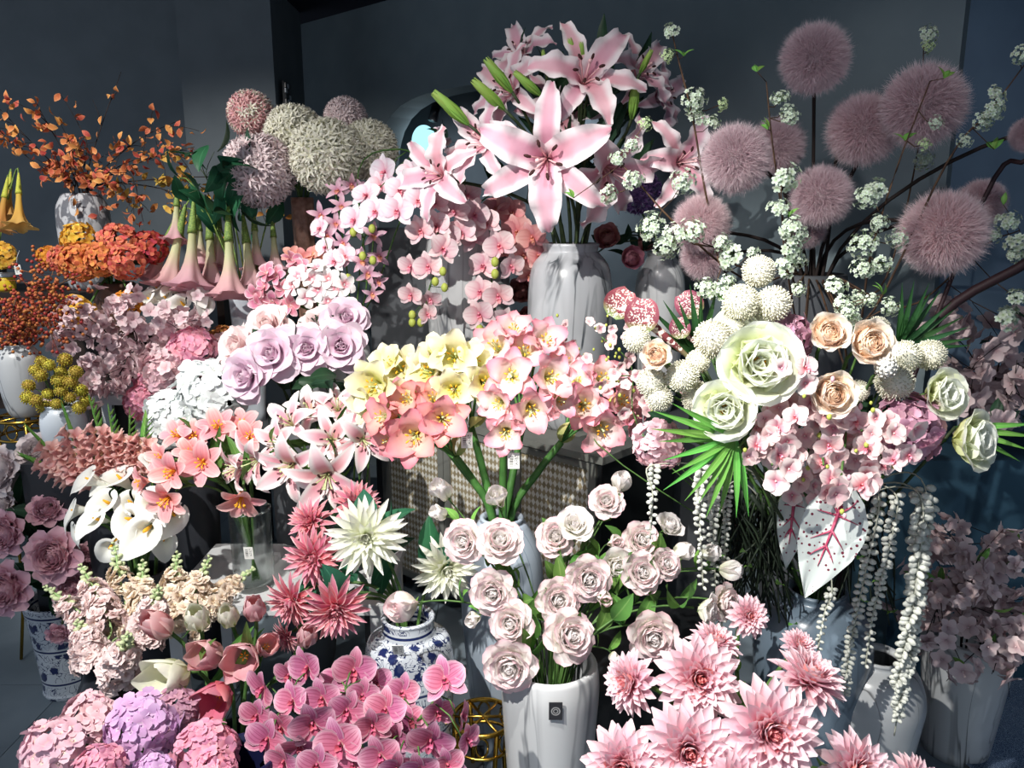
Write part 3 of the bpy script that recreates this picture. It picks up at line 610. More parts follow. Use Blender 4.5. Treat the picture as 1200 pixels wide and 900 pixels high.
for i in range(3):
    x0 = .022 + i * .36; d = part('door', boxes((x0, x0 + .03, -.004, .024, .08, .77), (x0 + .325, x0 + .355, -.004, .024, .08, .77), (x0 + .03, x0 + .325, -.004, .024, .745, .77), (x0 + .03, x0 + .325, -.004, .024, .08, .105), mat=CABG), cab)
    part('mosaic_panel', boxes((x0 + .03, x0 + .325, .006, .016, .105, .745), mat=MOS), d, label='checked mother of pearl and tan panel')
for x in (.04, 1.06):
    for y in (.04, .42): part('leg', boxes((x - .02, x + .02, y - .02, y + .02, 0, .05), mat=CABD), cab)
def plinth(name, label, cat, x0, x1, y0, y1, z, mat): return thing(name, label, cat, ((x0 + x1) / 2, (y0 + y1) / 2, 0), None, boxes((-(x1 - x0) / 2, (x1 - x0) / 2, -(y1 - y0) / 2, (y1 - y0) / 2, 0, z), mat=mat))
plinth('display_plinth', 'tall dark grey plinth standing behind the hanging orchids', 'plinth', -.62, -.33, 3.45, 3.75, 1.5, GREYP)
plinth('display_plinth', 'navy blue plinth beside the right wall behind the shaded blossoms', 'plinth', 1.26, 2.15, 2.42, 2.72, .785, NAVY)
plinth('display_plinth', 'dark plinth behind the cabinet under the grey marbled vase of ranunculus', 'plinth', .55, .85, 2.9, 3.18, .8, GREYP)
plinth('display_plinth', 'dark wooden plinth under the brown pot of orange hydrangeas', 'plinth', -1.72, -1.4, 2.95, 3.2, 1.1, DWOOD)
plinth('display_plinth', 'dark plinth under the white vase of yellow craspedia', 'plinth', -1.52, -1.27, 2.33, 2.56, .8, CHAR)
plinth('display_plinth', 'low dark stool block under the blue and white ginger jar', 'stool', -.345, -.075, 1.6, 1.87, .16, CHAR)
plinth('display_plinth', 'low black block added to darken the gap behind the big pink dahlias', 'plinth', .20, .56, 1.72, 2.15, .42, CABD)  # invented black block, covers pale floor so the gap goes dark
def table(name, label, x0, x1, y0, y1, z, mat, cat='table', th=.03, lg=.035):
    t = thing(name, label, cat, ((x0 + x1) / 2, (y0 + y1) / 2, 0)); a, b = (x1 - x0) / 2, (y1 - y0) / 2
    part('tabletop', boxes((-a, a, -b, b, z - th, z), mat=mat), t)
    for sx in (-1, 1):
        for sy in (-1, 1): part('leg', boxes((sx * (a - .01) - (lg if sx > 0 else 0), sx * (a - .01) + (lg if sx < 0 else 0), sy * (b - .01) - (lg if sy > 0 else 0), sy * (b - .01) + (lg if sy < 0 else 0), 0, z - th), mat=mat), t)
    return t
table('display_table', 'low white table carrying the glass vase of salmon lilies', -.97, -.35, 2.0, 2.42, .5, WHITE)
table('display_table', 'grey display table behind the lavender roses', -1.27, -.5, 2.66, 3.36, .75, GREYP)
st = table('wooden_stool', 'white wooden stool under the blush blossom branches', -1.58, -1.3, 2.72, 2.98, .93, WHITE, 'stool', .035, .04)
for y in (-.1, .1): part('stretcher', boxes((-.11, .11, y - .01, y + .01, .4, .43), mat=WHITE), st)
sh = thing('shelf_unit', 'dark wooden shelf unit behind the orange flowers', 'shelf', (-1.95, 3.42, 0))
for z in (.35, .8, 1.25): part('shelf_board', boxes((-.75, .78, -.22, .22, z - .035, z), mat=DWOOD), sh)
for x in (-.75, .75): part('side_panel', boxes((x, x + .03, -.22, .22, 0, 1.215), mat=DWOOD), sh)

def gold_stand(label, x, y, z, R):
    t = thing('plant_stand', label, 'plant stand', (x, y, 0)); ring = [(R * math.cos(q), R * math.sin(q)) for q in np.linspace(0, 2 * PI, 33)]
    for nm, zz, r in (('ring', z - .006, .006), ('ring', z - .07, .004)): part(nm, MB().add(tube([(a, b, zz) for a, b in ring], r)).mesh(nm, BRASS), t)
    for q in range(3): part('cross_bar', MB().add(tube([(R * math.cos(q * PI / 3), R * math.sin(q * PI / 3), z - .004), (-R * math.cos(q * PI / 3), -R * math.sin(q * PI / 3), z - .004)], .004, 5)).mesh('cross_bar', BRASS), t)
    for i in range(4):
        c, s = math.cos(PI / 2 * i + .5), math.sin(PI / 2 * i + .5)
        part('leg', MB().add(tube([(c * q, s * q, h) for q, h in ((R, z - .01), (R * .8, z * .6), (R * .85, z * .3), (R * 1.25, .006))], .006)).mesh('leg', BRASS), t)
    for i in range(8):
        q = 2 * PI * i / 8; part('scroll', MB().add(tube([(R * math.cos(q + .2 * math.cos(a)), R * math.sin(q + .2 * math.cos(a)), z - .038 + .026 * math.sin(a)) for a in np.linspace(0, 2 * PI, 13)], .003, 4)).mesh('scroll', BRASS), t)
    return t

# ---------------------------------------------------------------- vases
MAR_W = marble('white marbled glaze', '#c3c6ca', '#3f444a', .2, 11, .06, cloud=.3); MAR_S = marble('soft grey marbled glaze', '#c4c6c7', '#5b5e64', .16, 9, .045, cloud=.3)
MAR_B = marble('blue grey marbled glaze', '#aab6c2', '#5f6e80', .18, 7, .025, cloud=.4); MAR_K = marble('black veined white glaze', '#b3b6b8', '#26282c', .22, 6, .02, cloud=.2); MAR_C = marble('grey clouded glaze', '#bfc0c4', '#5a5c64', .8, 64, .03, .5, cloud=.9, c0=.45, c1=.55)
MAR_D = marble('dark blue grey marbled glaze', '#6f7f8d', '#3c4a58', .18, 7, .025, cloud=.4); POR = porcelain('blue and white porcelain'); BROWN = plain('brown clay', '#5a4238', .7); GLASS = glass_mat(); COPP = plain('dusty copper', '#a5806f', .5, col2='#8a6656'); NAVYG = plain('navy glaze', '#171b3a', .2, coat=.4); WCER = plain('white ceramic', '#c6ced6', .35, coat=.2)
URN = [(.62, 0), (.80, .12), (.97, .45), (1, .7), (.93, .86), (.66, .95), (.56, .98), (.6, 1)]; TAPER = [(.72, 0), (.82, .3), (.93, .65), (1, .9), (.94, .985), (.93, 1)]
SHOULD = [(.6, 0), (.75, .2), (.95, .6), (1, .78), (.8, .92), (.5, .97), (.52, 1)]; CYL = [(.95, 0), (1, .1), (1, .9), (1, 1)]; FLARE = [(.66, 0), (.62, .1), (.7, .4), (.9, .8), (1, 1)]; ROUNDV = [(.5, 0), (.9, .25), (1, .5), (.85, .8), (.55, .93), (.6, 1)]
def pvase(name, label, px, py, Y, z0, R, prof, mat, **k):
    p = at(px, py, Y); return vase(name, label, (p.x, Y, z0), p.z - z0, R, prof, mat, **k)
V_LILY = pvase('marble_vase', 'tall white marbled vase on the cabinet holding the big pink lilies', 669, 286, 2.8, .8, .15, [(.6, 0), (.8, .1), (.96, .4), (1, .68), (.92, .87), (.68, .95), (.63, .965), (.67, 1)], MAR_W)
V_ORCH = pvase('marble_vase', 'tall pale vase on the cabinet behind the hanging blush orchids', 547, 262, 3.1, .8, .165, [(.7, 0), (.85, .2), (.97, .55), (1, .8), (.9, .95), (.8, 1)], MAR_S)
V_ROSE = pvase('marble_vase', 'large white marbled floor vase holding the white and pink roses', 645, 775, 1.56, 0, .108, [(.62, 0), (.72, .2), (.86, .5), (.97, .8), (1, .92), (.96, .985), (.93, 1)], MAR_S)
V_AMA = pvase('marble_vase', 'tall blue grey shouldered vase holding the amaryllis stems', 588, 606, 1.97, 0, .112, [(.66, 0), (.72, .15), (.88, .45), (1, .72), (.92, .87), (.62, .97), (.5, .985), (.53, 1)], MAR_B)
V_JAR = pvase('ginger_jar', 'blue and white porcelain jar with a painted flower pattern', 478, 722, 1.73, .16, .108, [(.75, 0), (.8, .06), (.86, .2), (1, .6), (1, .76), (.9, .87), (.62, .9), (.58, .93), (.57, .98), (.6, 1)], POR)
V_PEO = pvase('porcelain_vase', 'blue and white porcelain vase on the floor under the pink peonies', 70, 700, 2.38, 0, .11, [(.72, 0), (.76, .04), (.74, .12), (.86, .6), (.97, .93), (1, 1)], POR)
V_BLK = pvase('round_vase', 'glossy black round vase behind the front hydrangeas', 122, 768, 1.66, 0, .085, ROUNDV, BLACK)
V_GLS = pvase('glass_vase', 'clear glass vase on the low white table holding salmon lilies', 292, 596, 2.12, .5, .058, [(.95, 0), (.98, .1), (1, .9), (1.05, 1)], GLASS)
V_STAR = pvase('dark_vase', 'dark vase on the low white table holding the white pink lilies', 410, 622, 2.25, .5, .07, FLARE, CHAR)
V_TUL = pvase('dark_vase', 'dark vase under the bunch of tulips', 275, 862, 1.56, 0, .075, TAPER, CHAR)
V_HYD = pvase('porcelain_pot', 'navy and white pot under the deep pink hydrangea', 284, 884, 1.22, 0, .062, FLARE, NAVYG)
V_HY2 = vase('dark_vase', 'dark vase under the lilac and blush hydrangeas', (-.60, 1.30, 0), .46, .09, TAPER, CHAR)
V_MAG = vase('dark_vase', 'dark vase under the magenta moth orchids', (-.24, 1.32, 0), .47, .08, TAPER, CHAR)
V_DAH = vase('dark_vase', 'dark vase under the big pink dahlias', (.40, 1.27, 0), .48, .1, TAPER, CHAR)
V_CAL = pvase('dark_vase', 'dark floor vase under the bunch of white callas', 168, 668, 2.1, 0, .07, TAPER, CHAR)
V_GLA = pvase('dark_vase', 'dark floor vase under the salmon gladiolus', 130, 592, 2.3, 0, .075, TAPER, CHAR)
V_CRA = pvase('white_vase', 'white round vase holding yellow craspedia', 72, 474, 2.45, .8, .068, [(.6, 0), (.9, .25), (1, .6), (.9, .85), (.72, .95), (.76, 1)], WCER)
V_BER = pvase('marble_vase', 'black veined white vase on a gold stand holding berry branches', 20, 404, 2.6, .89, .07, URN, MAR_K)
gold_stand('gold wire plant stand under the black veined vase', V_BER['x'], 2.6, .89, .09)
gold_stand('low gold scrolled plant stand between the magenta orchids and white roses', at(566, 845, 1.75).x, 1.75, at(566, 838, 1.75).z, .075)
V_LAV = pvase('marble_vase', 'tall dark grey floor vase under the lavender roses', 352, 486, 2.5, 0, .1, URN, GREYP)
V_WHY = pvase('dark_vase', 'tall dark floor vase under the white hydrangeas', 222, 518, 2.48, 0, .08, TAPER, CHAR)
V_PHY = pvase('grey_vase', 'grey vase under the bright pink hydrangeas', 212, 470, 2.78, .75, .07, ROUNDV, MAR_S)
V_CHE = pvase('white_vase', 'white vase on the wooden stool holding blush blossom branches', 160, 446, 2.85, .93, .06, ROUNDV, WCER)
V_PLU = pvase('marble_vase', 'grey marbled vase under the plumeria', 375, 384, 2.82, .75, .085, URN, MAR_S)
V_BRU = pvase('white_vase', 'white tapered vase under the pink angel trumpets', 289, 338, 3.06, .75, .07, [(.55, 0), (.7, .3), (.9, .7), (1, 1)], WCER)
V_CA2 = pvase('dark_vase', 'dark vase under the small white callas', 222, 398, 3.0, .75, .055, TAPER, CHAR)
V_ALL = pvase('twisted_vase', 'slim dusty copper vase with twisted ribs under the alliums', 354, 232, 3.22, .75, .045, [(.9, 0), (.6, .06), (.7, .4), (.85, .8), (1, 1)], COPP, ribs=lambda th, i: 1 + .1 * math.cos(6 * th + i * .45))
V_ORW = pvase('grey_vase', 'grey vase under the white orchids and lilac dendrobium', 412, 392, 2.98, .75, .07, URN, MAR_S)
V_ORA = pvase('clouded_vase', 'grey clouded vase on the shelf holding orange leaf branches', 95, 228, 3.36, 1.25, .103, [(.75, 0), (.9, .2), (1, .6), (.97, .85), (.78, .97), (.72, 1)], MAR_C)
V_OHY = pvase('clay_pot', 'brown clay pot under the orange and coral hydrangeas', 136, 332, 3.06, 1.1, .085, [(.6, 0), (.85, .4), (1, .75), (.8, 1)], BROWN)
V_YBR = pvase('dark_vase', 'dark vase on the shelf under the orange angel trumpets', -12, 300, 3.34, 1.25, .06, TAPER, CHAR)
V_BOU = pvase('marble_vase', 'big blue grey vase standing under the mixed white and pink bouquet', 957, 690, 1.84, 0, .145, SHOULD, MAR_D)
V_STR = pvase('marble_vase', 'grey marbled rounded vase beneath the hanging white strands', 1030, 768, 1.8, 0, .118, SHOULD, MAR_K)
V_BUC = pvase('marble_vase', 'grey marbled tapered vase on the floor under the shaded blossom', 1136, 742, 2.07, 0, .122, TAPER, MAR_K)
V_FLU = pvase('tall_vase', 'tall dark grey floor vase holding the pink fluffy balls', 950, 322, 2.5, 0, .115, [(.7, 0), (.8, .3), (1, .85), (.95, 1)], GREYP)
V_RAN = pvase('marble_vase', 'grey marbled vase behind the pink fluffy balls holding ranunculus', 775, 296, 3.03, .8, .095, URN, MAR_S)
V_CH2 = vase('grey_vase', 'grey vase on the navy plinth holding shaded blossom branches', (1.56, 2.56, .785), .24, .06, ROUNDV, MAR_B)
k = NT('emblem card'); co = k.coord(); ln = k.new('ShaderNodeVectorMath', operation='LENGTH'); k.link(co, ln.inputs[0])
r1 = k.rng(k.math('ABSOLUTE', k.math('SUBTRACT', ln.outputs['Value'], .0085)), .0015, .0008); r2 = k.rng(k.math('ABSOLUTE', k.math('SUBTRACT', ln.outputs['Value'], .0045)), .0012, .0006)
EMB = k.bsdf(k.mix(k.math('MAXIMUM', r1, r2), lin('#2c2c30'), lin('#8f8f90')), .4)
part('emblem_tag', boxes((-.014, .014, -.0008, .0008, -.02, .02), mat=EMB), V_ROSE['o'], T3(.006, -.112, V_ROSE['zm'] - .045), label='dark card with a grey ring emblem'); price_tag(V_GLS['o'], T3(.012, -.064, .13) @ Rx(8)); price_tag(V_JAR['o'], T3(-.01, -.10, V_JAR['zm'] - .16 - .03) @ Rx(28))
# wall mosaic, jar, glittering cloth
p = at(331, 112, 4.2); t = thing('mosaic_panel', 'narrow dark and white mosaic panel beside the wall corner', 'wall art', (-1.2, 4.42, p.z), None, None)
part('backing', boxes((-.005, .005, -.05, .06, -.1, .1), mat=CHAR), t)
for i in range(7):
    for j in range(3): part('mosaic_tile', boxes((.005, .012, -.048 + j * .035, -.018 + j * .035, -.095 + i * .027, -.072 + i * .027), mat=(BLACK, WCER, GREYP)[(i * 2 + j) % 3]), t)
p = at(8, 344, 3.28); t = thing('candle_jar', 'small yellow jar with a white lid on the dark shelf', 'jar', (p.x, 3.28, 1.25))
part('body', MB().add(lathe([(.001, 0), (.035, 0), (.038, .01), (.038, .05), (.033, .056), (.001, .056)], 20)).mesh('body', plain('yellow jar', '#d9b92e', .4)), t)
part('lid', MB().add(lathe([(.001, .056), (.039, .056), (.039, .072), (.001, .074)], 20)).mesh('lid', WCER), t, label='white lid')
k = NT('blue glitter cloth'); vo = k.new('ShaderNodeTexVoronoi'); vo.inputs['Scale'].default_value = 420; k.link(k.coord(), vo.inputs[0])
gl = k.math('GREATER_THAN', k.noise(800, 0, k.coord()), .60); GLIT = k.bsdf(k.mix(gl, lin('#15305a'), lin('#b8cfe6')), .3, .35, spec=.6, bump=vo.outputs['Distance'], bstr=.6)
n = 26; V = [(x, y, .006 + .012 * abs(math.sin(9 * x + 4 * y) * math.cos(7 * y - 3 * x))) for x in np.linspace(-.42, .42, n) for y in np.linspace(-.4, .4, n)]
thing('glitter_cloth', 'blue glittering cloth spread on the floor beside the shaded vase', 'cloth', (1.68, 2.18, .002), None, MB().add((V, grid_faces(n, n), None)).mesh('glitter_cloth', GLIT), T3(1.68, 2.2, .002) @ Rz(12))
# ---------------------------------------------------------------- flowers on single stems
def bunch(name, cat, group, V, Y, specs, items, stem_m, stem_r=.003, sz=1.0, up=0.0, jt=0.0, **k):
    """items: px, py, diameter in px, facing right, facing up, label [, distance added]"""
    out = []
    for it in items:
        px, py, d, fx, fy, lab = it[:6]; d *= sz; fx = max(-.95, min(.95, fx + random.uniform(-jt, jt))); fy = min(.95, fy + up + random.uniform(-jt, jt)); dy = it[6] if len(it) > 6 else 0
        sp = it[7] if len(it) > 7 else rc(specs)
        out.append(flower(name, lab, cat, group, V, sp, px, py, Y + dy, d, fx, fy, stem_m, stem_r, **k))
    return out
BL = 'pink lily'
lil = bunch('lily', 'lily', 'big pink lilies', V_LILY, 2.62, BIGLILY, [
    (682, 102, 118, .1, .35, 'large pale pink lily topmost in the tall vase, facing the viewer', -.05),
    (642, 186, 142, -.15, -.1, 'largest pink lily in the middle of the tall vase, petals spread', -.16),
    (578, 172, 95, -.6, .25, 'pink lily with upright petals beside the white moth orchids', -.02),
    (608, 112, 92, -.6, .3, 'pink lily behind the spread green buds, turned away to one side', .05),
    (617, 76, 80, -.4, .6, 'dim pink lily at the back of the tall vase under the buds', .22),
    (738, 92, 88, .6, .35, 'pink lily beside the topmost one, near the two upright buds', .08),
    (703, 192, 118, .45, -.45, 'drooping pink lily whose long petal hangs above the vase mouth', -.08),
    (790, 192, 98, .35, .05, 'pink lily nearest the pink fluffy balls with a coral throat', .0),
    (522, 208, 92, -.45, .15, 'pink lily leaning over the blush moth orchids', .0),
    (762, 116, 78, .7, .1, 'dim pink lily behind the round opening edge and green bud', .22),
    (655, 140, 92, 0, .2, 'pink lily half hidden between the two largest lilies', .1)], G_DARK, .006, leaf=LFL, nleaf=5, lsize=.22, stiff=.4)
M_BUD = petal_mat('lily bud', [(0, '#5d8a30'), (.5, '#84ac3c'), (1, '#a3c25a')], trans=.1); _b = MB()
for i in range(6): _b.add(petal(1, .30, [.35, .8, 1, .95, .75, .45, .12], 16, -10, 1, .9, nu=2, nv=7), Rz(60 * i) @ T3(.02 + .01 * (i % 2), 0, 0))
BUD = _b.mesh('bud', M_BUD)
for i, (x0, y0, x1, y1) in enumerate(((549, 146, 507, 107), (591, 128, 553, 93), (600, 108, 568, 68), (634, 112, 602, 84), (676, 78, 667, 44), (695, 78, 708, 45), (740, 140, 746, 92), (750, 86, 764, 58), (640, 82, 636, 58), (683, 80, 681, 48))):
    (root, foot, pts) = lil[(2, 3, 4, 3, 0, 0, 6, 5, 4, 0)[i]]; a, q = at(x0, y0, 2.55), at(x1, y1, 2.52); d = q - a
    b = part('bud', BUD, root, T3(a - foot) @ aim(d, 20 * i) @ Matrix.Scale(d.length, 4), label='green lily bud')
    me = MB().add(tube(bez(Vector(pts[4]) - foot, (Vector(pts[4]) + Vector((0, 0, .1))) - foot, a - d * .6 - foot, a - foot, 7), .005)).mesh('bud_stem', G_DARK); part('bud_stem', me, root)

bunch('lily', 'lily', 'white pink lilies', V_STAR, 2.06, STARLILY, [
    (385, 553, 82, .12, -.12, 'white edged pink lily hanging lowest in front of the dark vase', -.1),
    (346, 542, 76, -.15, -.05, 'white edged pink lily beside the lowest one, petals spread wide', -.06),
    (390, 515, 64, .1, .3, 'white edged pink lily straight above the lowest one'),
    (424, 514, 62, .35, .1, 'white edged pink lily touching the coral amaryllis'),
    (308, 535, 66, -.5, -.2, 'white edged pink lily with back curled petals over the glass vase', -.04),
    (288, 545, 60, -.75, -.15, 'white edged pink lily among the salmon lilies, seen from the side', -.02),
    (345, 500, 62, -.25, .6, 'white edged pink lily with dark anthers under the lavender roses', .1),
    (334, 520, 58, -.4, .3, 'white edged pink lily in the middle of its cluster, half hidden', .05),
    (426, 490, 58, .3, .5, 'white edged pink lily just under the yellow amaryllis', .12),
    (366, 488, 58, -.1, .7, 'white edged pink lily at the back, curled open to the light', .16),
    (396, 483, 58, .15, .7, 'white edged pink lily at the back under the dark rose leaves', .18),
    (446, 498, 52, .5, .3, 'small white edged pink lily squeezed against the pink amaryllis', .12)], G_STEM, .003, sz=1.12, leaf=LFLG, nleaf=2, lsize=.12)
bunch('lily', 'lily', 'salmon lilies', V_GLS, 2.04, SALMON, [
    (201, 580, 56, -.15, -.2, 'salmon lily lowest beside the white callas, yellow stamens', -.08),
    (207, 551, 54, -.2, .1, 'salmon lily over the callas, wide open with yellow stamens', -.05),
    (240, 541, 56, .1, .2, 'salmon lily in the middle of the bunch above the glass vase'),
    (176, 563, 42, -.75, 0, 'salmon lily turned sideways at the outer edge beside the callas'),
    (194, 537, 40, -.4, .35, 'small salmon lily behind the two lowest ones', .04),
    (213, 513, 44, -.2, .6, 'salmon lily just below the white hydrangea', .1),
    (231, 514, 44, .0, .55, 'salmon lily under the white hydrangea, next to the outer one', .1),
    (258, 505, 52, .1, .65, 'salmon lily at the top of its bunch, next to white pink lilies', .12),
    (285, 503, 46, .2, .7, 'salmon lily at the back beside the curled white lily petals', .14),
    (292, 514, 44, .3, .5, 'salmon lily half covered by the curled white pink lily', .1),
    (225, 531, 40, 0, .4, 'small salmon lily in the gap between the wide open ones', .05),
    (284, 576, 58, .1, -.6, 'salmon lily hanging face down over the glass vase', -.05)], G_STEM, .0035, sz=1.15, leaf=LFLG, nleaf=2, lsize=.12)

bunch('rose', 'rose', 'white and pink roses', V_ROSE, 1.60, ROSEP, [
    (579, 692, 45, -.25, .15, 'pink edged rose with a cream heart above the stacked pair'),
    (602, 728, 44, -.2, .1, 'pale rose directly above the lowest rose of the front vase', -.04),
    (599, 775, 52, -.3, -.2, 'lowest rose, hanging over the rim of the white vase', -.1),
    (651, 702, 44, .05, .3, 'round pink edged rose in the middle of the rose vase'),
    (662, 746, 52, .1, .05, 'deep pink edged rose straight above the vase rim', -.08),
    (652, 632, 40, -.2, .25, 'pink edged rose behind the creamy white one at the top', .14),
    (673, 620, 42, .1, .4, 'creamy white rose at the top middle of the rose bunch', .12, ROSEW[0]),
    (687, 676, 46, 0, .25, 'large white pink rose above the pair of small buds', .02),
    (717, 662, 40, .1, .3, 'white rose between two pink edged roses, green heart', .08, ROSEW[1]),
    (749, 672, 42, .25, .15, 'white rose with a blush heart near the hanging white strand', .03),
    (711, 590, 34, 0, .35, 'blush rose standing highest in front of the black cabinet side', .18),
    (748, 634, 38, .2, .3, 'blush rose behind a round leaf, under the white strand', .12),
    (762, 740, 50, .25, 0, 'ruffled pale rose hanging over the big pink dahlias', -.06),
    (820, 714, 38, .6, -.1, 'pale rose lying sideways at the far end above the dahlias', -.02, ROSEW[0]),
    (843, 704, 36, .5, .2, 'white pink rose at the very end of the rose bunch', .02),
    (780, 622, 34, .3, .35, 'white rose in front of the hanging strands, ridged petals', .14, ROSEW[0]),
    (547, 634, 42, -.2, .35, 'pink edged rose half covering the white spiky dahlia', .04),
    (585, 638, 46, -.1, .3, 'wide pale pink rose just in front of the blue grey vase', .02),
    (776, 662, 32, .4, .1, 'small white pink rose among leaves near the far buds', .04)], G_STEM, .0025, sz=1.24, up=.18, jt=.28, leaf=LF, nleaf=4, lsize=.075)
bunch('rose_bud', 'rose bud', 'rose buds', V_ROSE, 1.62, BUDP, [
    (584, 590, 34, -.1, .75, 'half open white rose bud against the amaryllis stems', .12, BUDP[0]),
    (524, 583, 34, -.4, .75, 'white rose bud in shadow in front of the checked cabinet', .1, BUDP[0]),
    (522, 604, 26, -.6, .5, 'slim white rose bud above the white spiky dahlia', .06, BUDP[0]),
    (559, 722, 24, -.4, .1, 'small pale rose bud beside the stacked pair of roses', -.04),
    (487, 707, 44, -.65, .2, 'pink rose bud resting at the neck of the porcelain jar', -.04, BUDP[1]),
    (706, 697, 24, .1, .1, 'small rose bud under the large white pink rose', -.02),
    (716, 636, 24, .3, .4, 'small blush rose bud at the top behind the white roses', .1),
    (724, 575, 30, .2, .9, 'topmost slim white rose bud standing upright', .18, BUDP[0]),
    (717, 766, 20, .3, -.1, 'tiny white bud low beside the leaves and dark gap', -.05, BUDP[0]),
    (790, 646, 28, .7, .3, 'white rose bud pointing at the second hanging strand', .05, BUDP[0]),
    (843, 667, 30, .9, .1, 'long white bud pointing sideways at the far end', .04, BUDP[0]),
    (822, 650, 26, .8, .4, 'closed pale bud above the long sideways one', .08, BUDP[0]),
    (852, 668, 20, .9, .2, 'tiny closed white bud at the outermost tip of the bunch', .1, BUDP[0])], G_STEM, .002, sz=1.25, leaf=LFB, nleaf=2, lsize=.06, inset=.1)

bunch('rose', 'rose', 'lavender roses', V_LAV, 2.42, ROSEL[:2], [
    (322, 416, 62, -.1, .3, 'large lavender rose in the middle of its row, spiral heart', -.06),
    (294, 440, 58, -.35, .15, 'lavender rose hanging lowest beside the white hydrangea', -.08),
    (362, 410, 54, .05, .3, 'lavender rose with a round tight heart and flared lower petals', -.04),
    (398, 406, 56, .25, .25, 'lavender rose nearest the pale marbled vase in the row', -.02),
    (404, 376, 50, .3, .5, 'lavender rose at the top end near the green orchid buds', .1),
    (286, 410, 56, -.5, .35, 'blush rose at the outer end above the white hydrangea', .04, ROSEL[2]),
    (318, 386, 54, -.2, .6, 'blush rose at the back, right below the plumeria', .12, ROSEL[2]),
    (376, 384, 44, .1, .6, 'small blush rose half hidden at the back of the row', .12, ROSEL[2]),
    (340, 404, 44, -.1, .5, 'lavender rose tucked behind the two middle ones', .05)], G_DARK, .003, leaf=LFD, nleaf=9, lsize=.12)

SPKI = [
    (369, 652, 74, -.15, .1, 'spiky pink dahlia in the middle of the pink trio'),
    (394, 710, 82, .15, -.1, 'spiky pink dahlia hanging lowest, white tipped petals', -.08),
    (345, 702, 70, -.45, -.2, 'spiky pink dahlia drooping above the pink tulips', -.04),
    (365, 612, 58, -.3, .5, 'spiky pink dahlia at the back against the dark vase', .08),
    (417, 592, 60, .1, .6, 'spiky pink dahlia half behind the white spiky one', .1),
    (338, 745, 44, -.6, -.35, 'small spiky pink dahlia beneath the drooping one', -.02)]
bunch('dahlia', 'dahlia', 'spiky pink dahlias', V_JAR, 1.72, SPK, SPKI, G_STEM, .004, leaf=LFT, nleaf=3, lsize=.1)
bunch('dahlia', 'dahlia', 'spiky white dahlias', V_JAR, 1.7, SPW, [
    (430, 628, 86, .1, .2, 'spiky white dahlia beside the pink spiky ones', -.04), (522, 664, 72, .25, .05, 'spiky white dahlia below the slim buds, beside the roses', .06)], G_STEM, .004, sz=1.12, leaf=LFT, nleaf=7, lsize=.11)
bunch('dahlia', 'dahlia', 'big pink dahlias', V_DAH, 1.2, DAH, [
    (900, 857, 128, .02, .35, 'largest pink dahlia with a coral heart, in full view'),
    (806, 878, 118, -.1, .3, 'big pink dahlia next to the largest one, coral heart'),
    (732, 898, 106, -.3, .35, 'big pink dahlia cut by the lower edge beside the white vase', .0),
    (818, 796, 106, -.05, .4, 'big pink dahlia above the others under the pale roses', .14),
    (742, 800, 78, -.8, .25, 'pink dahlia turned sideways next to the marble rose vase', .16),
    (836, 758, 68, .3, .85, 'pink dahlia seen from its back behind the upper one', .24),
    (945, 800, 96, .35, .86, 'pink dahlia seen from below, green calyx towards the viewer', .2),
    (876, 722, 52, .1, .4, 'dusky pink dahlia in shadow under the hanging greenery', .34),
    (935, 758, 46, .2, .75, 'dusky pink dahlia bud like bloom in shadow behind', .32),
    (1000, 905, 100, .3, .5, 'big pink dahlia rising from the lower edge, upright petals', .04),
    (1068, 922, 80, .45, .55, 'pink dahlia barely above the lower edge, furthest along', .08),
    (862, 920, 90, 0, .5, 'big pink dahlia below the largest one, mostly cut off', -.06)], G_STEM, .005, up=.1, leaf=LFB, nleaf=2, lsize=.09)
bunch('tulip', 'tulip', 'tulips', V_TUL, 1.56, TULP, [
    (200, 742, 44, -.35, .75, 'closed pink tulip leaning out over the blush stocks', .02, TULP[0]),
    (235, 736, 40, .1, .85, 'closed white tulip standing next to the leaning pink one', .04, TULW[0]),
    (220, 788, 58, -.35, .3, 'open white tulip with pale green inside', -.04, TULW[1]),
    (272, 732, 34, 0, .85, 'small white tulip behind the open pink one', .06, TULW[0]),
    (300, 726, 36, .1, .9, 'tall pink tulip standing at the back of the bunch', .06, TULP[0]),
    (259, 768, 46, -.3, .5, 'half open pale pink tulip beside the orange hearted one', 0, TULP[1]),
    (290, 764, 48, .1, .25, 'open pink tulip with an orange heart', -.02, TULP[2]),
    (264, 804, 48, -.05, .05, 'bright red pink tulip facing the viewer', -.06, TULR[0]),
    (310, 760, 36, .4, .6, 'pink tulip tucked behind the orange hearted one', .03, TULP[1]),
    (357, 756, 34, .3, .85, 'pale pink tulip bud under the lowest spiky dahlia', .08, TULP[0])], G_STEM, .0045, sz=1.2, leaf=LFLG, nleaf=1, lsize=.13, inset=.05)
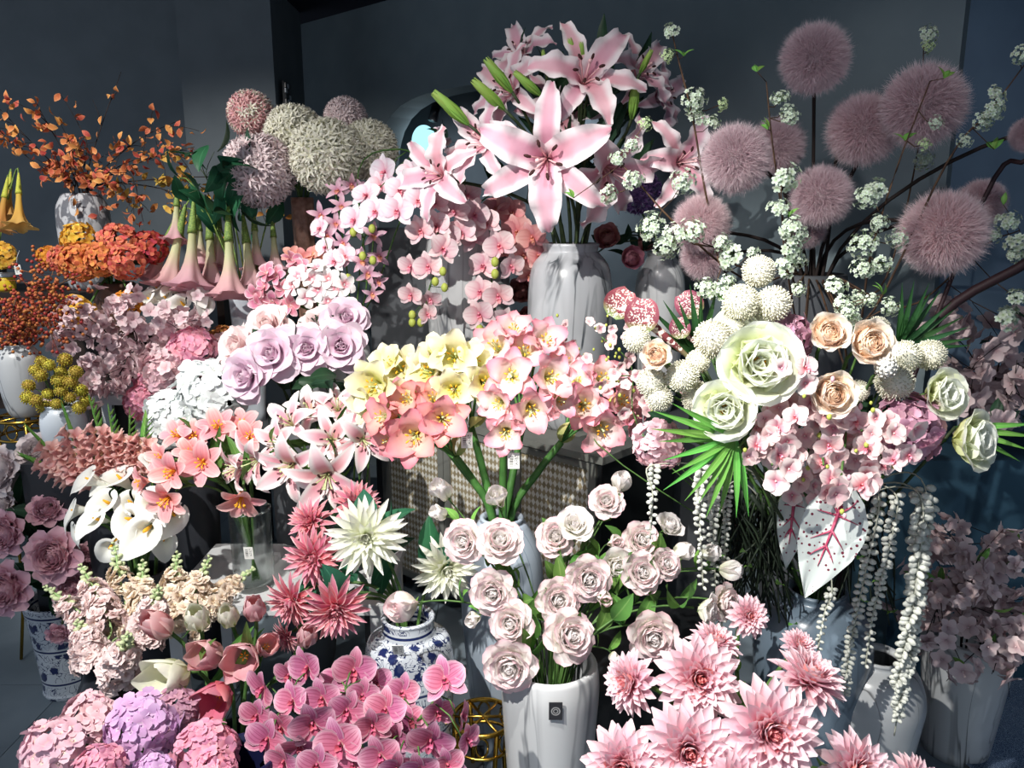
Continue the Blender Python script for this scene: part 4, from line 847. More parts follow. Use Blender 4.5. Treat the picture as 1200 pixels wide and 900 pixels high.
bunch('calla_lily', 'calla lily', 'big white callas', V_CAL, 2.04, CAL, [
    (150, 608, 56, -.1, .45, 'white calla facing the viewer in the middle of the bunch', -.06),
    (178, 588, 56, .2, .5, 'white calla under the salmon lilies, yellow spadix in view', -.04),
    (112, 608, 46, -.3, .5, 'white calla at the lower outer side, cup open', -.04),
    (124, 588, 50, -.2, .6, 'white calla above the lower outer cups', .0),
    (152, 588, 46, .0, .6, 'white calla between the two widest ones', .02),
    (170, 622, 62, .1, .1, 'wide white calla drooping over the stocks', -.1),
    (92, 622, 40, -.7, -.3, 'white calla drooping at the outermost low edge', -.02),
    (130, 640, 44, -.2, -.4, 'white calla hanging lowest above the green stock tips', -.05),
    (204, 604, 50, .5, .1, 'white calla in the shade of the salmon lilies', -.02),
    (180, 540, 50, .3, .9, 'white calla standing upright behind the salmon lilies', .12),
    (105, 562, 52, -.75, .5, 'white calla lying sideways at the top of the bunch', .06),
    (140, 560, 56, -.3, .8, 'white calla at the top back, rim rolled out', .1),
    (88, 598, 44, -.8, .2, 'white calla turned outwards towards the peonies', .04),
    (192, 632, 44, .35, -.2, 'white calla low beside the glass vase, half shaded', -.03)], G_STEM, .005, sz=1.02, inset=.3, roll=180)
bunch('calla_lily', 'calla lily', 'small white callas', V_CA2, 2.92, CAL, [
    (174, 350, 34, -.6, .5, 'small white calla at the outer end under the coral hydrangea'), (193, 348, 30, -.3, .6, 'small white calla second from the outer end', .03), (213, 355, 32, 0, .5, 'small white calla facing the viewer above the blush blossom', -.02),
    (232, 345, 34, .2, .6, 'small white calla under the pink angel trumpets'), (203, 338, 28, -.1, .8, 'small white calla at the back, nearly hidden', .05), (240, 356, 30, .5, .4, 'small white calla nearest the white tapered vase', -.02),
    (196, 368, 26, -.2, .3, 'small white calla hanging low over the blossom', -.04), (184, 338, 26, -.4, .7, 'small white calla at the back beside the clay pot', .05)], G_STEM, .004, sz=1.15, inset=.3, roll=180)
bunch('peony', 'peony', 'pink peonies', V_PEO, 2.26, PEON[:2], [
    (66, 650, 62, .1, .25, 'deep pink peony in full view beside the callas', -.04), (14, 688, 62, -.15, .2, 'deep pink peony lowest at the picture edge', -.06), (12, 624, 54, -.2, .2, 'pink peony above the lowest edge one', .0),
    (85, 686, 44, .3, .1, 'dark pink peony behind the pale stock tips', -.02), (56, 600, 42, .3, .7, 'dusty pink peony seen from its side between leaves', .06), (44, 530, 44, .2, .6, 'pale grey pink peony at the top under the gold stand', .16, PEON[2]),
    (10, 552, 58, -.4, .3, 'large pale faded peony at the picture edge', .1, PEON[2]), (105, 655, 40, .5, .2, 'dark pink peony in the shade below the callas', .04), (8, 590, 40, -.3, .2, 'pale peony between the faded and the pink ones', .08, PEON[2]),
    (70, 740, 28, .2, -.2, 'small coral pink peony over the porcelain vase', -.03)], G_DARK, .003, leaf=LFD, nleaf=7, lsize=.11)
bunch('angel_trumpet', 'angel trumpet', 'pink angel trumpets', V_BRU, 2.98, BRUG, [
    (203, 306, 50, -.15, -.93, 'pink angel trumpet at the outer end by the coral hydrangea'), (224, 304, 52, 0, -.95, 'large pink angel trumpet second along the row', -.08), (247, 308, 46, .1, -.93, 'pink angel trumpet in the middle of the row', .03), (269, 314, 52, .05, -.96, 'lowest pink angel trumpet, flare spread wide', -.1),
    (292, 312, 46, .15, -.94, 'pink angel trumpet next to the lowest one', 0), (186, 306, 40, -.3, -.9, 'pale angel trumpet half behind the outermost one', .04), (300, 292, 36, .1, -.95, 'small angel trumpet at the inner end of the row', .08), (322, 298, 34, .1, -.95, 'dim angel trumpet hanging just above the plumeria', .12), (206, 262, 34, 0, -.95, 'upper pink angel trumpet near the dark leaves', .05), (255, 290, 38, 0, -.95, 'angel trumpet behind the middle ones, upper tube green', .1),
    (235, 292, 36, .1, -.95, 'angel trumpet behind the large second one', .1)], CALYX, .003, sz=1.4, leaf=LFT, nleaf=2, lsize=.12, inset=.95, stiff=.75)
bunch('angel_trumpet', 'angel trumpet', 'orange angel trumpets', V_YBR, 3.28, BRUGY, [(22, 246, 46, .1, -.93, 'orange angel trumpet with a wide ruffled flare', -.05), (2, 250, 44, -.1, -.95, 'orange angel trumpet at the very picture edge'), (10, 238, 38, 0, -.95, 'orange angel trumpet behind the wide ruffled one', .06)], CALYX, .003, inset=.95, stiff=.7)
for sp, lst in (('cream', ((362, 172, 106, 'cream allium ball in front, over the twisted vase'), (345, 158, 84, 'cream allium ball at the top middle of the group'), (432, 176, 84, 'cream allium ball nearest the wall opening'))),
                ('pale', ((304, 200, 102, 'pale pink allium ball, lowest and widest'), (405, 140, 62, 'faded pink allium ball at the back of the group'))), ('mixed', ((294, 134, 66, 'pink and white allium ball, topmost of the group'),))):
    for px, py, d, lab in lst:
        px += 22 if (px, py) == (362, 172) else 0; py += 12 if py == 172 else 0
        flower('allium', lab, 'allium', 'allium balls', V_ALL, dict(heart=('floret_ball', ALL[sp], 'stuff'), pieces=[]), px, py, {172: 3.0, 158: 3.2, 176: 3.12, 200: 3.02, 140: 3.3, 134: 3.3}[184 - 12 if py == 184 else py], d, 0, .5, G_STEM, .005, inset=.3)
flower('allium', 'violet allium half hidden behind the pink lily', 'allium', None, V_RAN, dict(heart=('floret_ball', ALL['violet'], 'stuff'), pieces=[]), 748, 224, 3.05, 66, 0, .5, G_STEM, .004, inset=.3)
for i, (px, py, d, Y, lab) in enumerate(((955, 69, 90, 2.2, 'pink fluffy ball standing highest on its dark stem'), (1012, 152, 94, 2.25, 'pink fluffy ball touching the brightest one from the side'), (1082, 124, 108, 2.12, 'large pink fluffy ball with bright glints high on the wall side'),
        (862, 186, 90, 2.1, 'bright pink fluffy ball nearest the pink lilies'), (910, 172, 74, 2.4, 'pink fluffy ball half hidden behind the bright one'), (962, 230, 80, 2.15, 'pink fluffy ball in the middle above the white sprigs'), (822, 262, 76, 2.3, 'pink fluffy ball under the one nearest the lilies'),
        (826, 300, 64, 2.36, 'lowest pink fluffy ball behind green white sprigs'), (1105, 273, 110, 2.0, 'largest pink fluffy ball, shaded, above the dark palm'), (1150, 238, 62, 2.2, 'pink fluffy ball behind the largest shaded one'), (1205, 158, 46, 2.1, 'pink fluffy ball cut by the picture edge'), (945, 268, 52, 2.35, 'small pink fluffy ball beneath the middle one'))):
    flower('fluffy_ball', lab, 'fluffy ball', 'pink fluffy balls', V_FLU, dict(heart=('fluff', FLUFF, 'stuff'), pieces=[]), px, py, Y, d, random.uniform(-.5, .5), random.uniform(-.3, .3), TWIG, .0055, inset=.25, stiff=.35)
CR = [(36, 452), (44, 470), (50, 440), (60, 428), (66, 446), (58, 462), (74, 436), (72, 458), (84, 448), (82, 466), (94, 458), (40, 434), (54, 478), (68, 474), (88, 436), (98, 470), (78, 422), (48, 424), (92, 478), (34, 466)]
for i, (px, py) in enumerate(CR): flower('craspedia', 'yellow craspedia ball among many in the white round vase', 'craspedia', 'craspedia in the white vase', V_CRA, dict(heart=('floret_ball', CRA, 'stuff'), pieces=[]), px + random.uniform(-3, 3), py, 2.4 + random.uniform(-.06, .06), random.uniform(14, 19), 0, .5, G_STEM, .0015, inset=.3)
bunch('ranunculus', 'ranunculus', 'ranunculus', V_RAN, 2.98, RAN, [(738, 304, 40, .1, .2, 'round dusty pink ranunculus behind the pink lilies', -.05, RAN[0]), (714, 282, 42, -.3, .4, 'coral ranunculus just beside the lily vase', 0, RAN[1]), (752, 288, 26, .3, .3, 'small coral ranunculus behind the dusty one', .06, RAN[1]), (612, 342, 40, -.2, .2, 'coral pink ranunculus in the gap between the two tall vases', .2, RAN[1]), (618, 372, 34, 0, .1, 'coral pink ranunculus lower in the gap between two tall vases', .2, RAN[1])], G_DARK, .003, leaf=LFD, nleaf=3, lsize=.08)

# ---------------------------------------------------------------- hydrangea heads: every floret a part
def head(name, label, cat, group, V, key, px, py, Y, dpx, fx=0, fy=.5, n=60, fs=.30, z0=-.25, flat=.85, src=HYD, leaves=2, lm=LFD, stem=G_STEM):
    pos = at(px, py, Y); f = face(fx, fy); d = ps(dpx, py, Y); foot, pts = stem_path(V, pos, f, .4, d * .2)
    root = thing(name, label, cat, foot, group); put_stem(root, foot, pts, .0045, stem)
    B = T3(pos - foot) @ aim(f) @ Matrix.Scale(d, 4)
    for v in fib(n, z0, .07):
        q = Vector((v.x, v.y, v.z * flat)) * .40 * random.uniform(.88, 1.06)
        part('floret', rc(src[key]), root, B @ T3(q) @ aim(jit(v, .25), random.uniform(0, 90)) @ Matrix.Scale(fs * random.uniform(.85, 1.12), 4))
    for i in range(leaves): put_leaf(root, foot, pts[-2 - i], jit(Vector((random.uniform(-1, 1), -.3, -.1)), .2), .1, lm)
    return root
H = lambda lab, V, key, *a, **k: head('hydrangea', lab, 'hydrangea', k.pop('group', None), V, key, *a, **k)
for a in (('blush hydrangea head lowest at the corner of the floor', V_HY2, 'blush', 66, 882, 1.26, 88, -.3, .3), ('blush pink hydrangea head above the corner one', V_HY2, 'pale', 104, 845, 1.34, 72, -.2, .6), ('lilac hydrangea head in full light', V_HY2, 'lilac', 168, 856, 1.28, 92, 0, .35),
          ('mauve hydrangea head in shade under the stocks', V_HY2, 'mauve', 206, 834, 1.42, 60, .2, .5), ('deep pink hydrangea head over the navy pot', V_HYD, 'pink', 242, 880, 1.24, 80, .1, .3), ('pink hydrangea head along the lower picture edge', V_HY2, 'pink', 118, 902, 1.2, 66, 0, .3), ('rosy hydrangea head cut by the edge under the deep pink one', V_HYD, 'bright', 250, 905, 1.18, 60, .2, .2), ('lilac hydrangea head cut by the lower edge', V_HY2, 'lilac', 180, 908, 1.16, 54, 0, .4)):
    H(*a, group='front hydrangeas', leaves=0)
H('large white hydrangea head beneath the blush roses', V_WHY, 'white', 246, 462, 2.42, 92, .1, .25, n=80, fs=.24, group='white hydrangeas'); H('white hydrangea head hanging lower above the salmon lilies', V_WHY, 'white', 205, 490, 2.4, 78, -.25, .05, n=70, fs=.25, group='white hydrangeas')
for a in (('bright pink hydrangea head beside the blush rose', V_PHY, 'bright', 226, 412, 2.72, 62, .2, .4), ('pale pink hydrangea head behind the white ones', V_PHY, 'pale', 196, 438, 2.66, 62, -.1, .3), ('bright pink hydrangea head hanging low by the white stool', V_PHY, 'bright', 166, 472, 2.66, 46, -.5, 0), ('pale pink hydrangea head nearest the stool top', V_PHY, 'bright', 178, 448, 2.7, 44, -.3, .2)):
    H(*a, n=60, fs=.30, group='pink hydrangeas')
for a in (('yellow hydrangea head topmost over the clay pot', V_OHY, 'yellow', 92, 280, 2.98, 46, -.3, .5), ('rust orange hydrangea head under the yellow one', V_OHY, 'orange', 92, 307, 2.92, 50, -.2, .2), ('coral hydrangea head with the widest bloom', V_OHY, 'coral', 140, 286, 2.96, 54, .1, .4), ('orange hydrangea head right in front of the clay pot', V_OHY, 'orange', 118, 304, 2.9, 44, 0, .1),
          ('red coral hydrangea head above the clay pot', V_OHY, 'coral', 148, 308, 2.88, 48, .2, .1), ('dark red hydrangea head beside the angel trumpets', V_OHY, 'red', 176, 290, 2.98, 44, .5, .3), ('small coral hydrangea head beside the rust orange one', V_OHY, 'coral', 70, 303, 2.94, 34, -.5, .2)):
    H(*a, n=62, fs=.26, z0=-.6, group='orange and coral hydrangeas')
for a in (('amber flower head over the berry branches', V_OHY, 'amber', 55, 300, 2.98, 26, -.5, .3), ('yellow flower head at the picture edge beside the jar', V_YBR, 'yellow', 4, 300, 3.2, 34, -.2, .2), ('amber yellow flower head under the berries beside the blossom', V_OHY, 'yellow', 90, 366, 2.86, 46, -.2, 0), ('amber orange flower head over the blush blossom', V_OHY, 'amber', 148, 358, 2.84, 36, .1, 0), ('rust orange flower head in the gap beside the white tapered vase', V_PHY, 'rust', 262, 398, 2.9, 36, 0, .2)):
    H(*a, n=46, fs=.3, z0=-.5, leaves=0, group='amber flower heads')

# ---------------------------------------------------------------- orchid sprays: blooms are parts, petals sub-parts
BEAD = MB().add(ball(.5, .5, .62, 7, 5)).mesh('bud', plain('green orchid bud', '#9aac4a', .5, col2='#b3b65a')); BEADP = MB().add(ball(.5, .5, .75, 7, 5)).mesh('bud', plain('pink orchid bud', '#d99aa8', .5, col2='#e5b8be'))
def spray(name, label, cat, group, V, path, specs, blooms, buds=(), r=.003, mat=G_STEM, Y0=None, bud=BEAD, bpx=9):
    """path: (px, py, Y) of the stem from the vase mouth outwards; blooms: px, py, Y, diameter px, fx, fy"""
    P = [at(*q) for q in path]; m = Vector((V['x'], V['y'], V['zm'])); d = P[0] - m; d.z = 0
    m = m + (d.normalized() if d.length > .01 else Vector((0, 0, 0))) * V['r'] * .6; foot = Vector((V['x'], V['y'], max(V['z0'] + .02, V['zm'] - .2)))
    pts = [Vector(q) for q in smooth_path([foot, m] + P, 5)]; root = thing(name, label, cat, foot, group); put_stem(root, foot, pts, r, mat)
    for px, py, Y, dp, fx, fy in blooms:
        b = at(px, py, Y); f = jit(face(fx, fy), .2); put_bloom(root, foot, rc(specs), b, f, ps(dp, py, Y), random.uniform(-25, 25), True)
        q = min(pts[5:], key=lambda v: (v - b).length); part('stalk', MB().add(tube([q - foot, (q + b) * .5 - foot + Vector((0, 0, .01)), b - f * .01 - foot], .0016, 4)).mesh('stalk', mat), root)
    for px, py, Y in buds:
        b = at(px, py, Y); q = min(pts[5:], key=lambda v: (v - b).length); part('stalk', MB().add(tube([q - foot, b - foot], .0012, 4)).mesh('stalk', mat), root); part('bud', bud, root, T3(b - foot) @ Matrix.Scale(ps(bpx, py, Y), 4), label='small round bud')
    return root
spray('moth_orchid', 'white moth orchid spray with bright pink hearts, in full light', 'orchid', None, V_ORW, [(430, 330, 2.85), (420, 200, 2.85), (470, 175, 2.75), (505, 200, 2.65)], PHW,
    [(x, y, Y, d, fx, fy) for x, y, Y, d, fx, fy in ((416, 258, 2.56, 40, -.2, .1), (440, 248, 2.57, 40, 0, .1), (466, 247, 2.55, 44, .05, .1), (430, 230, 2.62, 40, -.15, .2), (452, 202, 2.68, 44, -.1, .3), (468, 224, 2.6, 42, .1, .2), (490, 235, 2.58, 40, .2, .1), (482, 205, 2.66, 40, .15, .3), (498, 212, 2.64, 36, .3, .2), (446, 218, 2.68, 36, 0, .3))])
spray('moth_orchid', 'white pink moth orchid spray hanging low with green buds at its tip', 'orchid', None, V_ORW, [(440, 340, 2.8), (480, 240, 2.72), (515, 280, 2.66), (500, 350, 2.62)], PHB,
    [(518, 292, 2.6, 42, 0, .1), (502, 312, 2.6, 40, -.1, 0), (482, 312, 2.64, 36, -.3, 0), (493, 270, 2.62, 40, -.1, .1), (482, 345, 2.6, 34, -.3, -.2), (504, 350, 2.62, 32, 0, -.2), (500, 368, 2.6, 28, .1, -.4), (512, 265, 2.64, 40, .1, .2)], [(483, 369, 2.6), (483, 378, 2.6), (493, 378, 2.6), (510, 330, 2.58), (521, 337, 2.58), (519, 318, 2.58)])
spray('moth_orchid', 'blush moth orchid spray hanging before the pale tall vase', 'orchid', None, V_ORCH, [(552, 240, 2.95), (550, 232, 2.85), (570, 290, 2.8), (583, 385, 2.78)], PHB,
    [(555, 280, 2.76, 44, -.1, .1), (585, 288, 2.74, 44, .1, .1), (566, 312, 2.76, 40, -.1, 0), (598, 312, 2.78, 38, .3, 0), (563, 342, 2.74, 40, -.2, 0), (584, 346, 2.72, 42, .1, 0), (562, 368, 2.72, 42, -.1, -.1), (588, 374, 2.74, 36, .2, -.1), (583, 390, 2.74, 24, .1, -.3)], [(580, 307, 2.7), (580, 321, 2.7), (562, 386, 2.72), (567, 396, 2.72)], bpx=10)
spray('moth_orchid', 'blush moth orchid spray on top of the pale tall vase', 'orchid', None, V_ORCH, [(540, 235, 2.95), (535, 200, 2.85), (545, 215, 2.75), (520, 270, 2.7)], PHB,
    [(510, 238, 2.66, 42, -.2, .2), (532, 250, 2.66, 44, 0, .2), (555, 252, 2.7, 42, .1, .2), (540, 272, 2.68, 42, 0, .1), (570, 262, 2.74, 40, .1, .2), (528, 226, 2.72, 40, -.1, .4), (548, 230, 2.74, 38, 0, .4), (525, 275, 2.68, 40, -.1, 0)])
spray('moth_orchid', 'coral pink moth orchid spray in shade beside the lily vase', 'orchid', None, V_ORCH, [(560, 240, 2.95), (590, 225, 2.9), (615, 265, 2.86), (622, 330, 2.86)], PHC,
    [(606, 272, 2.84, 44, 0, .1), (624, 278, 2.82, 42, .2, .1), (612, 300, 2.84, 40, 0, 0), (630, 300, 2.84, 36, .3, 0), (596, 292, 2.86, 38, -.2, 0), (620, 322, 2.86, 34, .1, -.1), (600, 250, 2.86, 40, -.1, .3), (582, 245, 2.86, 38, -.2, .3)])
spray('dendrobium', 'lilac dendrobium spray rising behind the white moth orchids', 'orchid', None, V_ORW, [(408, 330, 2.95), (395, 235, 2.9), (385, 215, 2.88)], DEN,
    [(376, 252, 2.84, 34, -.3, .2), (396, 224, 2.88, 34, -.1, .3), (412, 216, 2.88, 32, .1, .4), (384, 276, 2.8, 34, -.2, 0), (424, 224, 2.86, 30, .3, .2), (400, 242, 2.84, 32, 0, .2), (393, 262, 2.82, 32, 0, .1)], [(368, 270, 2.82), (388, 290, 2.8)], bud=BEADP)
spray('dendrobium', 'lilac dendrobium spray hanging past the plumeria with yellow hearts', 'orchid', None, V_ORW, [(420, 340, 2.92), (425, 285, 2.85), (438, 270, 2.78), (432, 330, 2.72)], DEN,
    [(402, 284, 2.78, 32, -.1, .1), (424, 306, 2.74, 34, .1, 0), (431, 320, 2.72, 34, .2, -.1), (437, 276, 2.76, 34, .3, .2), (444, 300, 2.76, 32, .5, 0), (412, 300, 2.76, 32, 0, .1), (436, 344, 2.72, 28, .3, -.3), (418, 270, 2.8, 30, .1, .2), (443, 330, 2.76, 26, .5, -.1)], [(393, 328, 2.72), (408, 326, 2.72), (425, 300, 2.7), (437, 305, 2.7), (414, 272, 2.74), (436, 268, 2.74)])
spray('dendrobium', 'pale lilac dendrobium spray between the plumeria and the white orchids', 'orchid', None, V_ORW, [(405, 345, 2.92), (395, 310, 2.82), (385, 296, 2.76)], PHW,
    [(392, 306, 2.74, 30, -.1, .1), (404, 300, 2.74, 30, .1, .2), (382, 290, 2.78, 28, -.3, .2), (376, 268, 2.8, 30, -.3, .2)], [(378, 312, 2.74)])
MG = [(310, 806, 1.34, 58, -.5, .3), (314, 866, 1.24, 60, -.4, 0), (362, 782, 1.38, 56, -.1, .3), (414, 786, 1.38, 60, 0, .2), (366, 846, 1.22, 64, 0, .1), (400, 872, 1.18, 70, .05, .15), (452, 832, 1.26, 58, .1, .2), (505, 866, 1.2, 66, .15, .15), (521, 797, 1.3, 58, .1, .1), (334, 892, 1.2, 54, -.2, 0), (446, 885, 1.17, 58, .1, .1), (492, 900, 1.14, 56, .1, .2), (546, 866, 1.24, 44, .7, 0), (378, 818, 1.3, 54, 0, .2), (406, 832, 1.26, 54, 0, .1), (344, 822, 1.3, 50, -.3, .2), (470, 812, 1.34, 48, .2, .3), (436, 850, 1.22, 52, .1, .1), (540, 838, 1.28, 40, .8, 0), (372, 896, 1.16, 56, -.1, .1), (424, 815, 1.34, 46, 0, .4), (480, 846, 1.28, 44, .2, .1),
    (302, 838, 1.3, 50, -.4, .1), (330, 852, 1.28, 50, -.2, .2), (352, 872, 1.22, 52, -.1, 0), (390, 850, 1.3, 50, .1, .3), (415, 896, 1.17, 54, .1, 0), (462, 864, 1.24, 52, .1, .2), (464, 900, 1.16, 52, .2, .1), (512, 834, 1.3, 46, .3, .2), (394, 800, 1.4, 46, -.1, .4), (440, 800, 1.4, 46, .2, .4), (524, 896, 1.18, 48, .4, .1), (340, 790, 1.4, 44, -.3, .4)]
for lab, ids, path in (('magenta moth orchid spray nearest the tulips, yellow hearts', (0, 1, 9, 15, 2, 19, 22, 23, 24, 33), [(400, 880, 1.3), (365, 850, 1.32), (335, 825, 1.32)]), ('magenta moth orchid spray in the middle, large striped petals', (3, 4, 5, 13, 14, 17, 20, 25, 26, 30, 31), [(425, 880, 1.3), (415, 845, 1.3), (405, 805, 1.34)]), ('magenta moth orchid spray beside the white rose vase', (6, 7, 8, 10, 11, 12, 16, 18, 21, 27, 28, 29, 32), [(450, 880, 1.3), (480, 855, 1.28), (515, 815, 1.3)])):
    spray('moth_orchid', lab, 'orchid', 'magenta moth orchids', V_MAG, path, PHM, [MG[i] for i in ids])
PLI = [(350, 324), (372, 315), (385, 327), (360, 347), (373, 340), (385, 353), (394, 337), (344, 336), (403, 334), (366, 328)]
spray('plumeria', 'white plumeria cluster with pink throats', 'plumeria', None, V_PLU, [(378, 360, 2.78), (372, 345, 2.72)], PLW, [(x, y, 2.66 + .002 * (i % 4), 30, (x - 373) / 60, (340 - y) / 60 + .2) for i, (x, y) in enumerate(PLI)], r=.006)
spray('plumeria', 'deep pink plumeria cluster with cream edges', 'plumeria', None, V_PLU, [(365, 365, 2.8), (328, 350, 2.74)], PLP, [(x, y, 2.7, 29, (x - 325) / 60, (338 - y) / 60 + .2) for x, y in ((325, 324), (311, 336), (320, 352), (341, 358), (305, 356), (334, 338), (314, 320), (342, 306), (350, 314), (300, 345))], r=.006)
spray('plumeria', 'coral plumeria cluster at the back beneath the twisted vase', 'plumeria', None, V_PLU, [(372, 340, 2.86), (362, 315, 2.88)], PLC, [(x, y, 2.86, 26, 0, .4) for x, y in ((354, 303), (368, 299), (380, 302), (342, 300))], r=.005)

# amaryllis: one thick stem, an umbel of trumpets
SPATHE = leaf_mesh('spathe', petal_mat('amaryllis spathe', [(0, '#8da555'), (1, '#c4b675')], trans=.15), 1, .4, LANCE, 30, 130, .4)
for lab, kind, top, Y, bl in (('yellow white amaryllis on the tallest stem with a full cluster', AMA_Y, (552, 500), 2.0, ((536, 422, 62, -.1, .4), (512, 438, 58, -.5, .3), (565, 448, 52, .3, .2), (533, 455, 50, 0, .1), (552, 428, 48, .3, .5), (518, 418, 44, -.4, .6))),
        ('pale yellow amaryllis leaning out over the white pink lilies', AMA_Y, (508, 508), 2.04, ((449, 452, 62, -.4, .2), (474, 438, 56, -.2, .5), (472, 466, 52, -.1, .1), (492, 446, 50, .1, .4), (440, 470, 46, -.6, 0), (460, 430, 44, -.3, .6))),
        ('coral pink amaryllis leaning over the checked cabinet doors', AMA_C, (534, 535), 1.94, ((517, 490, 56, .2, .2), (489, 508, 64, -.1, .1), (482, 470, 48, -.3, .4), (460, 488, 48, -.7, .2), (508, 470, 46, .1, .5), (464, 512, 40, -.6, -.2))),
        ('pink edged amaryllis in the middle with a yellow throat', AMA_P, (590, 520), 1.92, ((600, 442, 60, -.05, .3), (638, 442, 54, .4, .2), (619, 474, 54, .2, -.1), (590, 470, 46, -.4, 0), (594, 502, 48, -.1, -.1), (648, 466, 44, .6, 0))),
        ('pink amaryllis behind the middle one, ruffled tips', AMA_P, (612, 500), 2.06, ((586, 412, 56, -.3, .5), (614, 418, 54, 0, .5), (634, 406, 52, .3, .6), (602, 396, 46, 0, .8), (652, 426, 48, .5, .4))),
        ('pink amaryllis leaning over the grey cabinet top', AMA_P, (658, 518), 2.0, ((681, 474, 52, .1, .2), (697, 494, 58, .3, -.2), (717, 470, 54, .6, .2), (700, 448, 50, .3, .5), (676, 450, 44, -.1, .5), (728, 484, 44, .8, -.1)))):
    hub = at(*top, Y); m = Vector((V_AMA['x'], V_AMA['y'], V_AMA['zm'])); d = hub - m; d.z = 0; m += d.normalized() * V_AMA['r'] * .55; foot = Vector((V_AMA['x'] - d.x * .1, V_AMA['y'], V_AMA['zm'] - .3))
    root = thing('amaryllis', lab, 'amaryllis', foot, 'amaryllis'); pts = [Vector(q) for q in smooth_path([foot, m, m.lerp(hub, .5) + Vector((0, 0, .015)), hub], 5)]
    put_stem(root, foot, pts, [.011, .0105, .009], G_AMA, 8)
    for s in (-1, 1): put_leaf(root, foot, hub, Vector((s * .5, -.4, .2)), .07, SPATHE, name='spathe')
    for px, py, dp, fx, fy in bl:
        c = at(px, py, Y - .05 if fy < .3 else Y + .02); f = face(fx, fy); dd = ps(dp * 1.2, py, Y); e = c - f * dd * .1
        put_bloom(root, foot, rc(kind), e, f, dd, None, True)
        part('stalk', MB().add(tube(bez(hub - foot, hub + (e - hub) * .4 + Vector((0, 0, .01)) - foot, e - f * .04 - foot, e - foot, 6), .004, 5)).mesh('stalk', G_AMA), root)
t = thing('price_tag_card', 'white barcode tag hanging between the amaryllis stems', 'price tag', M=T3(at(602, 540, 1.84)) @ Rx(6) @ Matrix.Scale(1.1, 4), mesh=TAG_ME)
part('string', MB().add(tube([(0, 0, .019), (.004, .01, .06), (.01, .07, .11)], .0008, 4)).mesh('string', WCER), t)
t = thing('price_tag_card', 'white barcode tag hanging in front of the checked cabinet door', 'price tag', M=T3(at(547, 516, 1.9)) @ Rx(4) @ Matrix.Scale(1.1, 4), mesh=TAG_ME)
part('string', MB().add(tube([(0, 0, .019), (.004, .01, .05), (.005, .06, .08)], .0008, 4)).mesh('string', WCER), t)
for lab, px, py, Y, st in (('white barcode tag hanging under the white pink lilies', 374, 578, 2.02, .09), ('white barcode tag hanging behind the green palm fan', 752, 512, 1.9, .1), ('white barcode tag hanging by the amber flowers at the shelf', 21, 316, 3.0, .05)):
    t = thing('price_tag_card', lab, 'price tag', M=T3(at(px, py, Y)) @ Rz(random.uniform(-12, 12)) @ Rx(6), mesh=TAG_ME)
    part('string', MB().add(tube([(0, 0, .019), (.002, .004, .019 + st * .5), (.006, .02, .019 + st)], .0008, 4)).mesh('string', WCER), t)
# ---------------------------------------------------------------- blossom branches, stocks, gladiolus
def branch(name, label, cat, group, V, path, twigs, meshes, nb, dpx, mat=TWIG, r=.003, spread=.05, pname='blossom', leafm=None, nl=0, ll=.05, inside=True):
    """a woody branch along path (px, py, Y) with side twigs; nb blossoms sit along it"""
    P = [at(*q) for q in path]; foot = Vector((V['x'], V['y'], max(V['z0'] + .02, V['zm'] - .2))); m = Vector((V['x'], V['y'], V['zm'])); d = P[-1] - m; d.z = 0
    m = m + d.normalized() * V['r'] * .6; pts = [Vector(q) for q in smooth_path([foot, m] + P, 5)]; n = len(pts)
    root = thing(name, label, cat, foot, group); b = MB().add(tube([p - foot for p in pts], [r, r * .9, r * .4], 5)); seats = []
    for i in range(twigs):
        k = random.randint(int(n * .45), n - 2); q = pts[k]; dr = (pts[k + 1] - pts[k]).normalized()
        e = q + (dr * .6 + Vector(np.random.normal(0, .7, 3))).normalized() * spread * random.uniform(.8, 2.2)
        tw = bez(q, q + dr * .03, e - (e - q) * .3 + Vector((0, 0, .01)), e, 5); b.add(tube(tw - np.array(foot), [r * .5, r * .3], 4)); seats += [Vector(x) for x in tw[1:]] + [e]
    seats += pts[int(n * .5):]; part('branch', b.mesh('branch', mat), root)
    for i in range(nb):
        q = rc(seats); o_ = Vector(np.random.normal(0, 1, 3)).normalized(); o_.y -= .5; o_.normalize()
        dd = ps(dpx, path[-1][1], path[-1][2]) * random.uniform(.8, 1.2); part(pname, rc(meshes), root, T3(q + o_ * spread * random.uniform(.05, .42) - foot) @ aim(jit(o_, .35), random.uniform(0, 360)) @ Matrix.Scale(dd, 4))
    for i in range(nl): put_leaf(root, foot, rc(seats), Vector(np.random.normal(0, 1, 3)), ll, leafm)
    return root
CB_ = CHER['blush']
for lab, path in (('blush blossom branch at the outer end, pale against the amber heads', [(150, 430, 2.82), (105, 395, 2.76), (78, 385, 2.74)]), ('blush blossom branch reaching over the amber flower heads', [(150, 425, 2.82), (125, 390, 2.74), (100, 370, 2.72)]), ('blush blossom branch in the middle, fullest one', [(160, 425, 2.8), (160, 395, 2.72), (150, 375, 2.7)]),
        ('blush blossom branch beside the small white callas', [(165, 425, 2.82), (190, 390, 2.74), (200, 372, 2.74)]), ('blush blossom branch reaching to the white tapered vase', [(170, 425, 2.82), (215, 395, 2.76), (248, 375, 2.76)]), ('blush blossom branch hanging beside the white stool', [(150, 432, 2.8), (120, 430, 2.7), (108, 455, 2.66)]), ('blush blossom branch hanging in front of the stool', [(160, 430, 2.8), (150, 418, 2.68), (140, 444, 2.64)]), ('blush blossom branch close to the pale pink hydrangea', [(165, 430, 2.8), (180, 410, 2.7), (195, 420, 2.66)])):
    branch('blossom_branch', lab, 'blossom branch', 'blush blossom branches', V_CHE, path, 7, CB_, 46, 19, spread=.075)
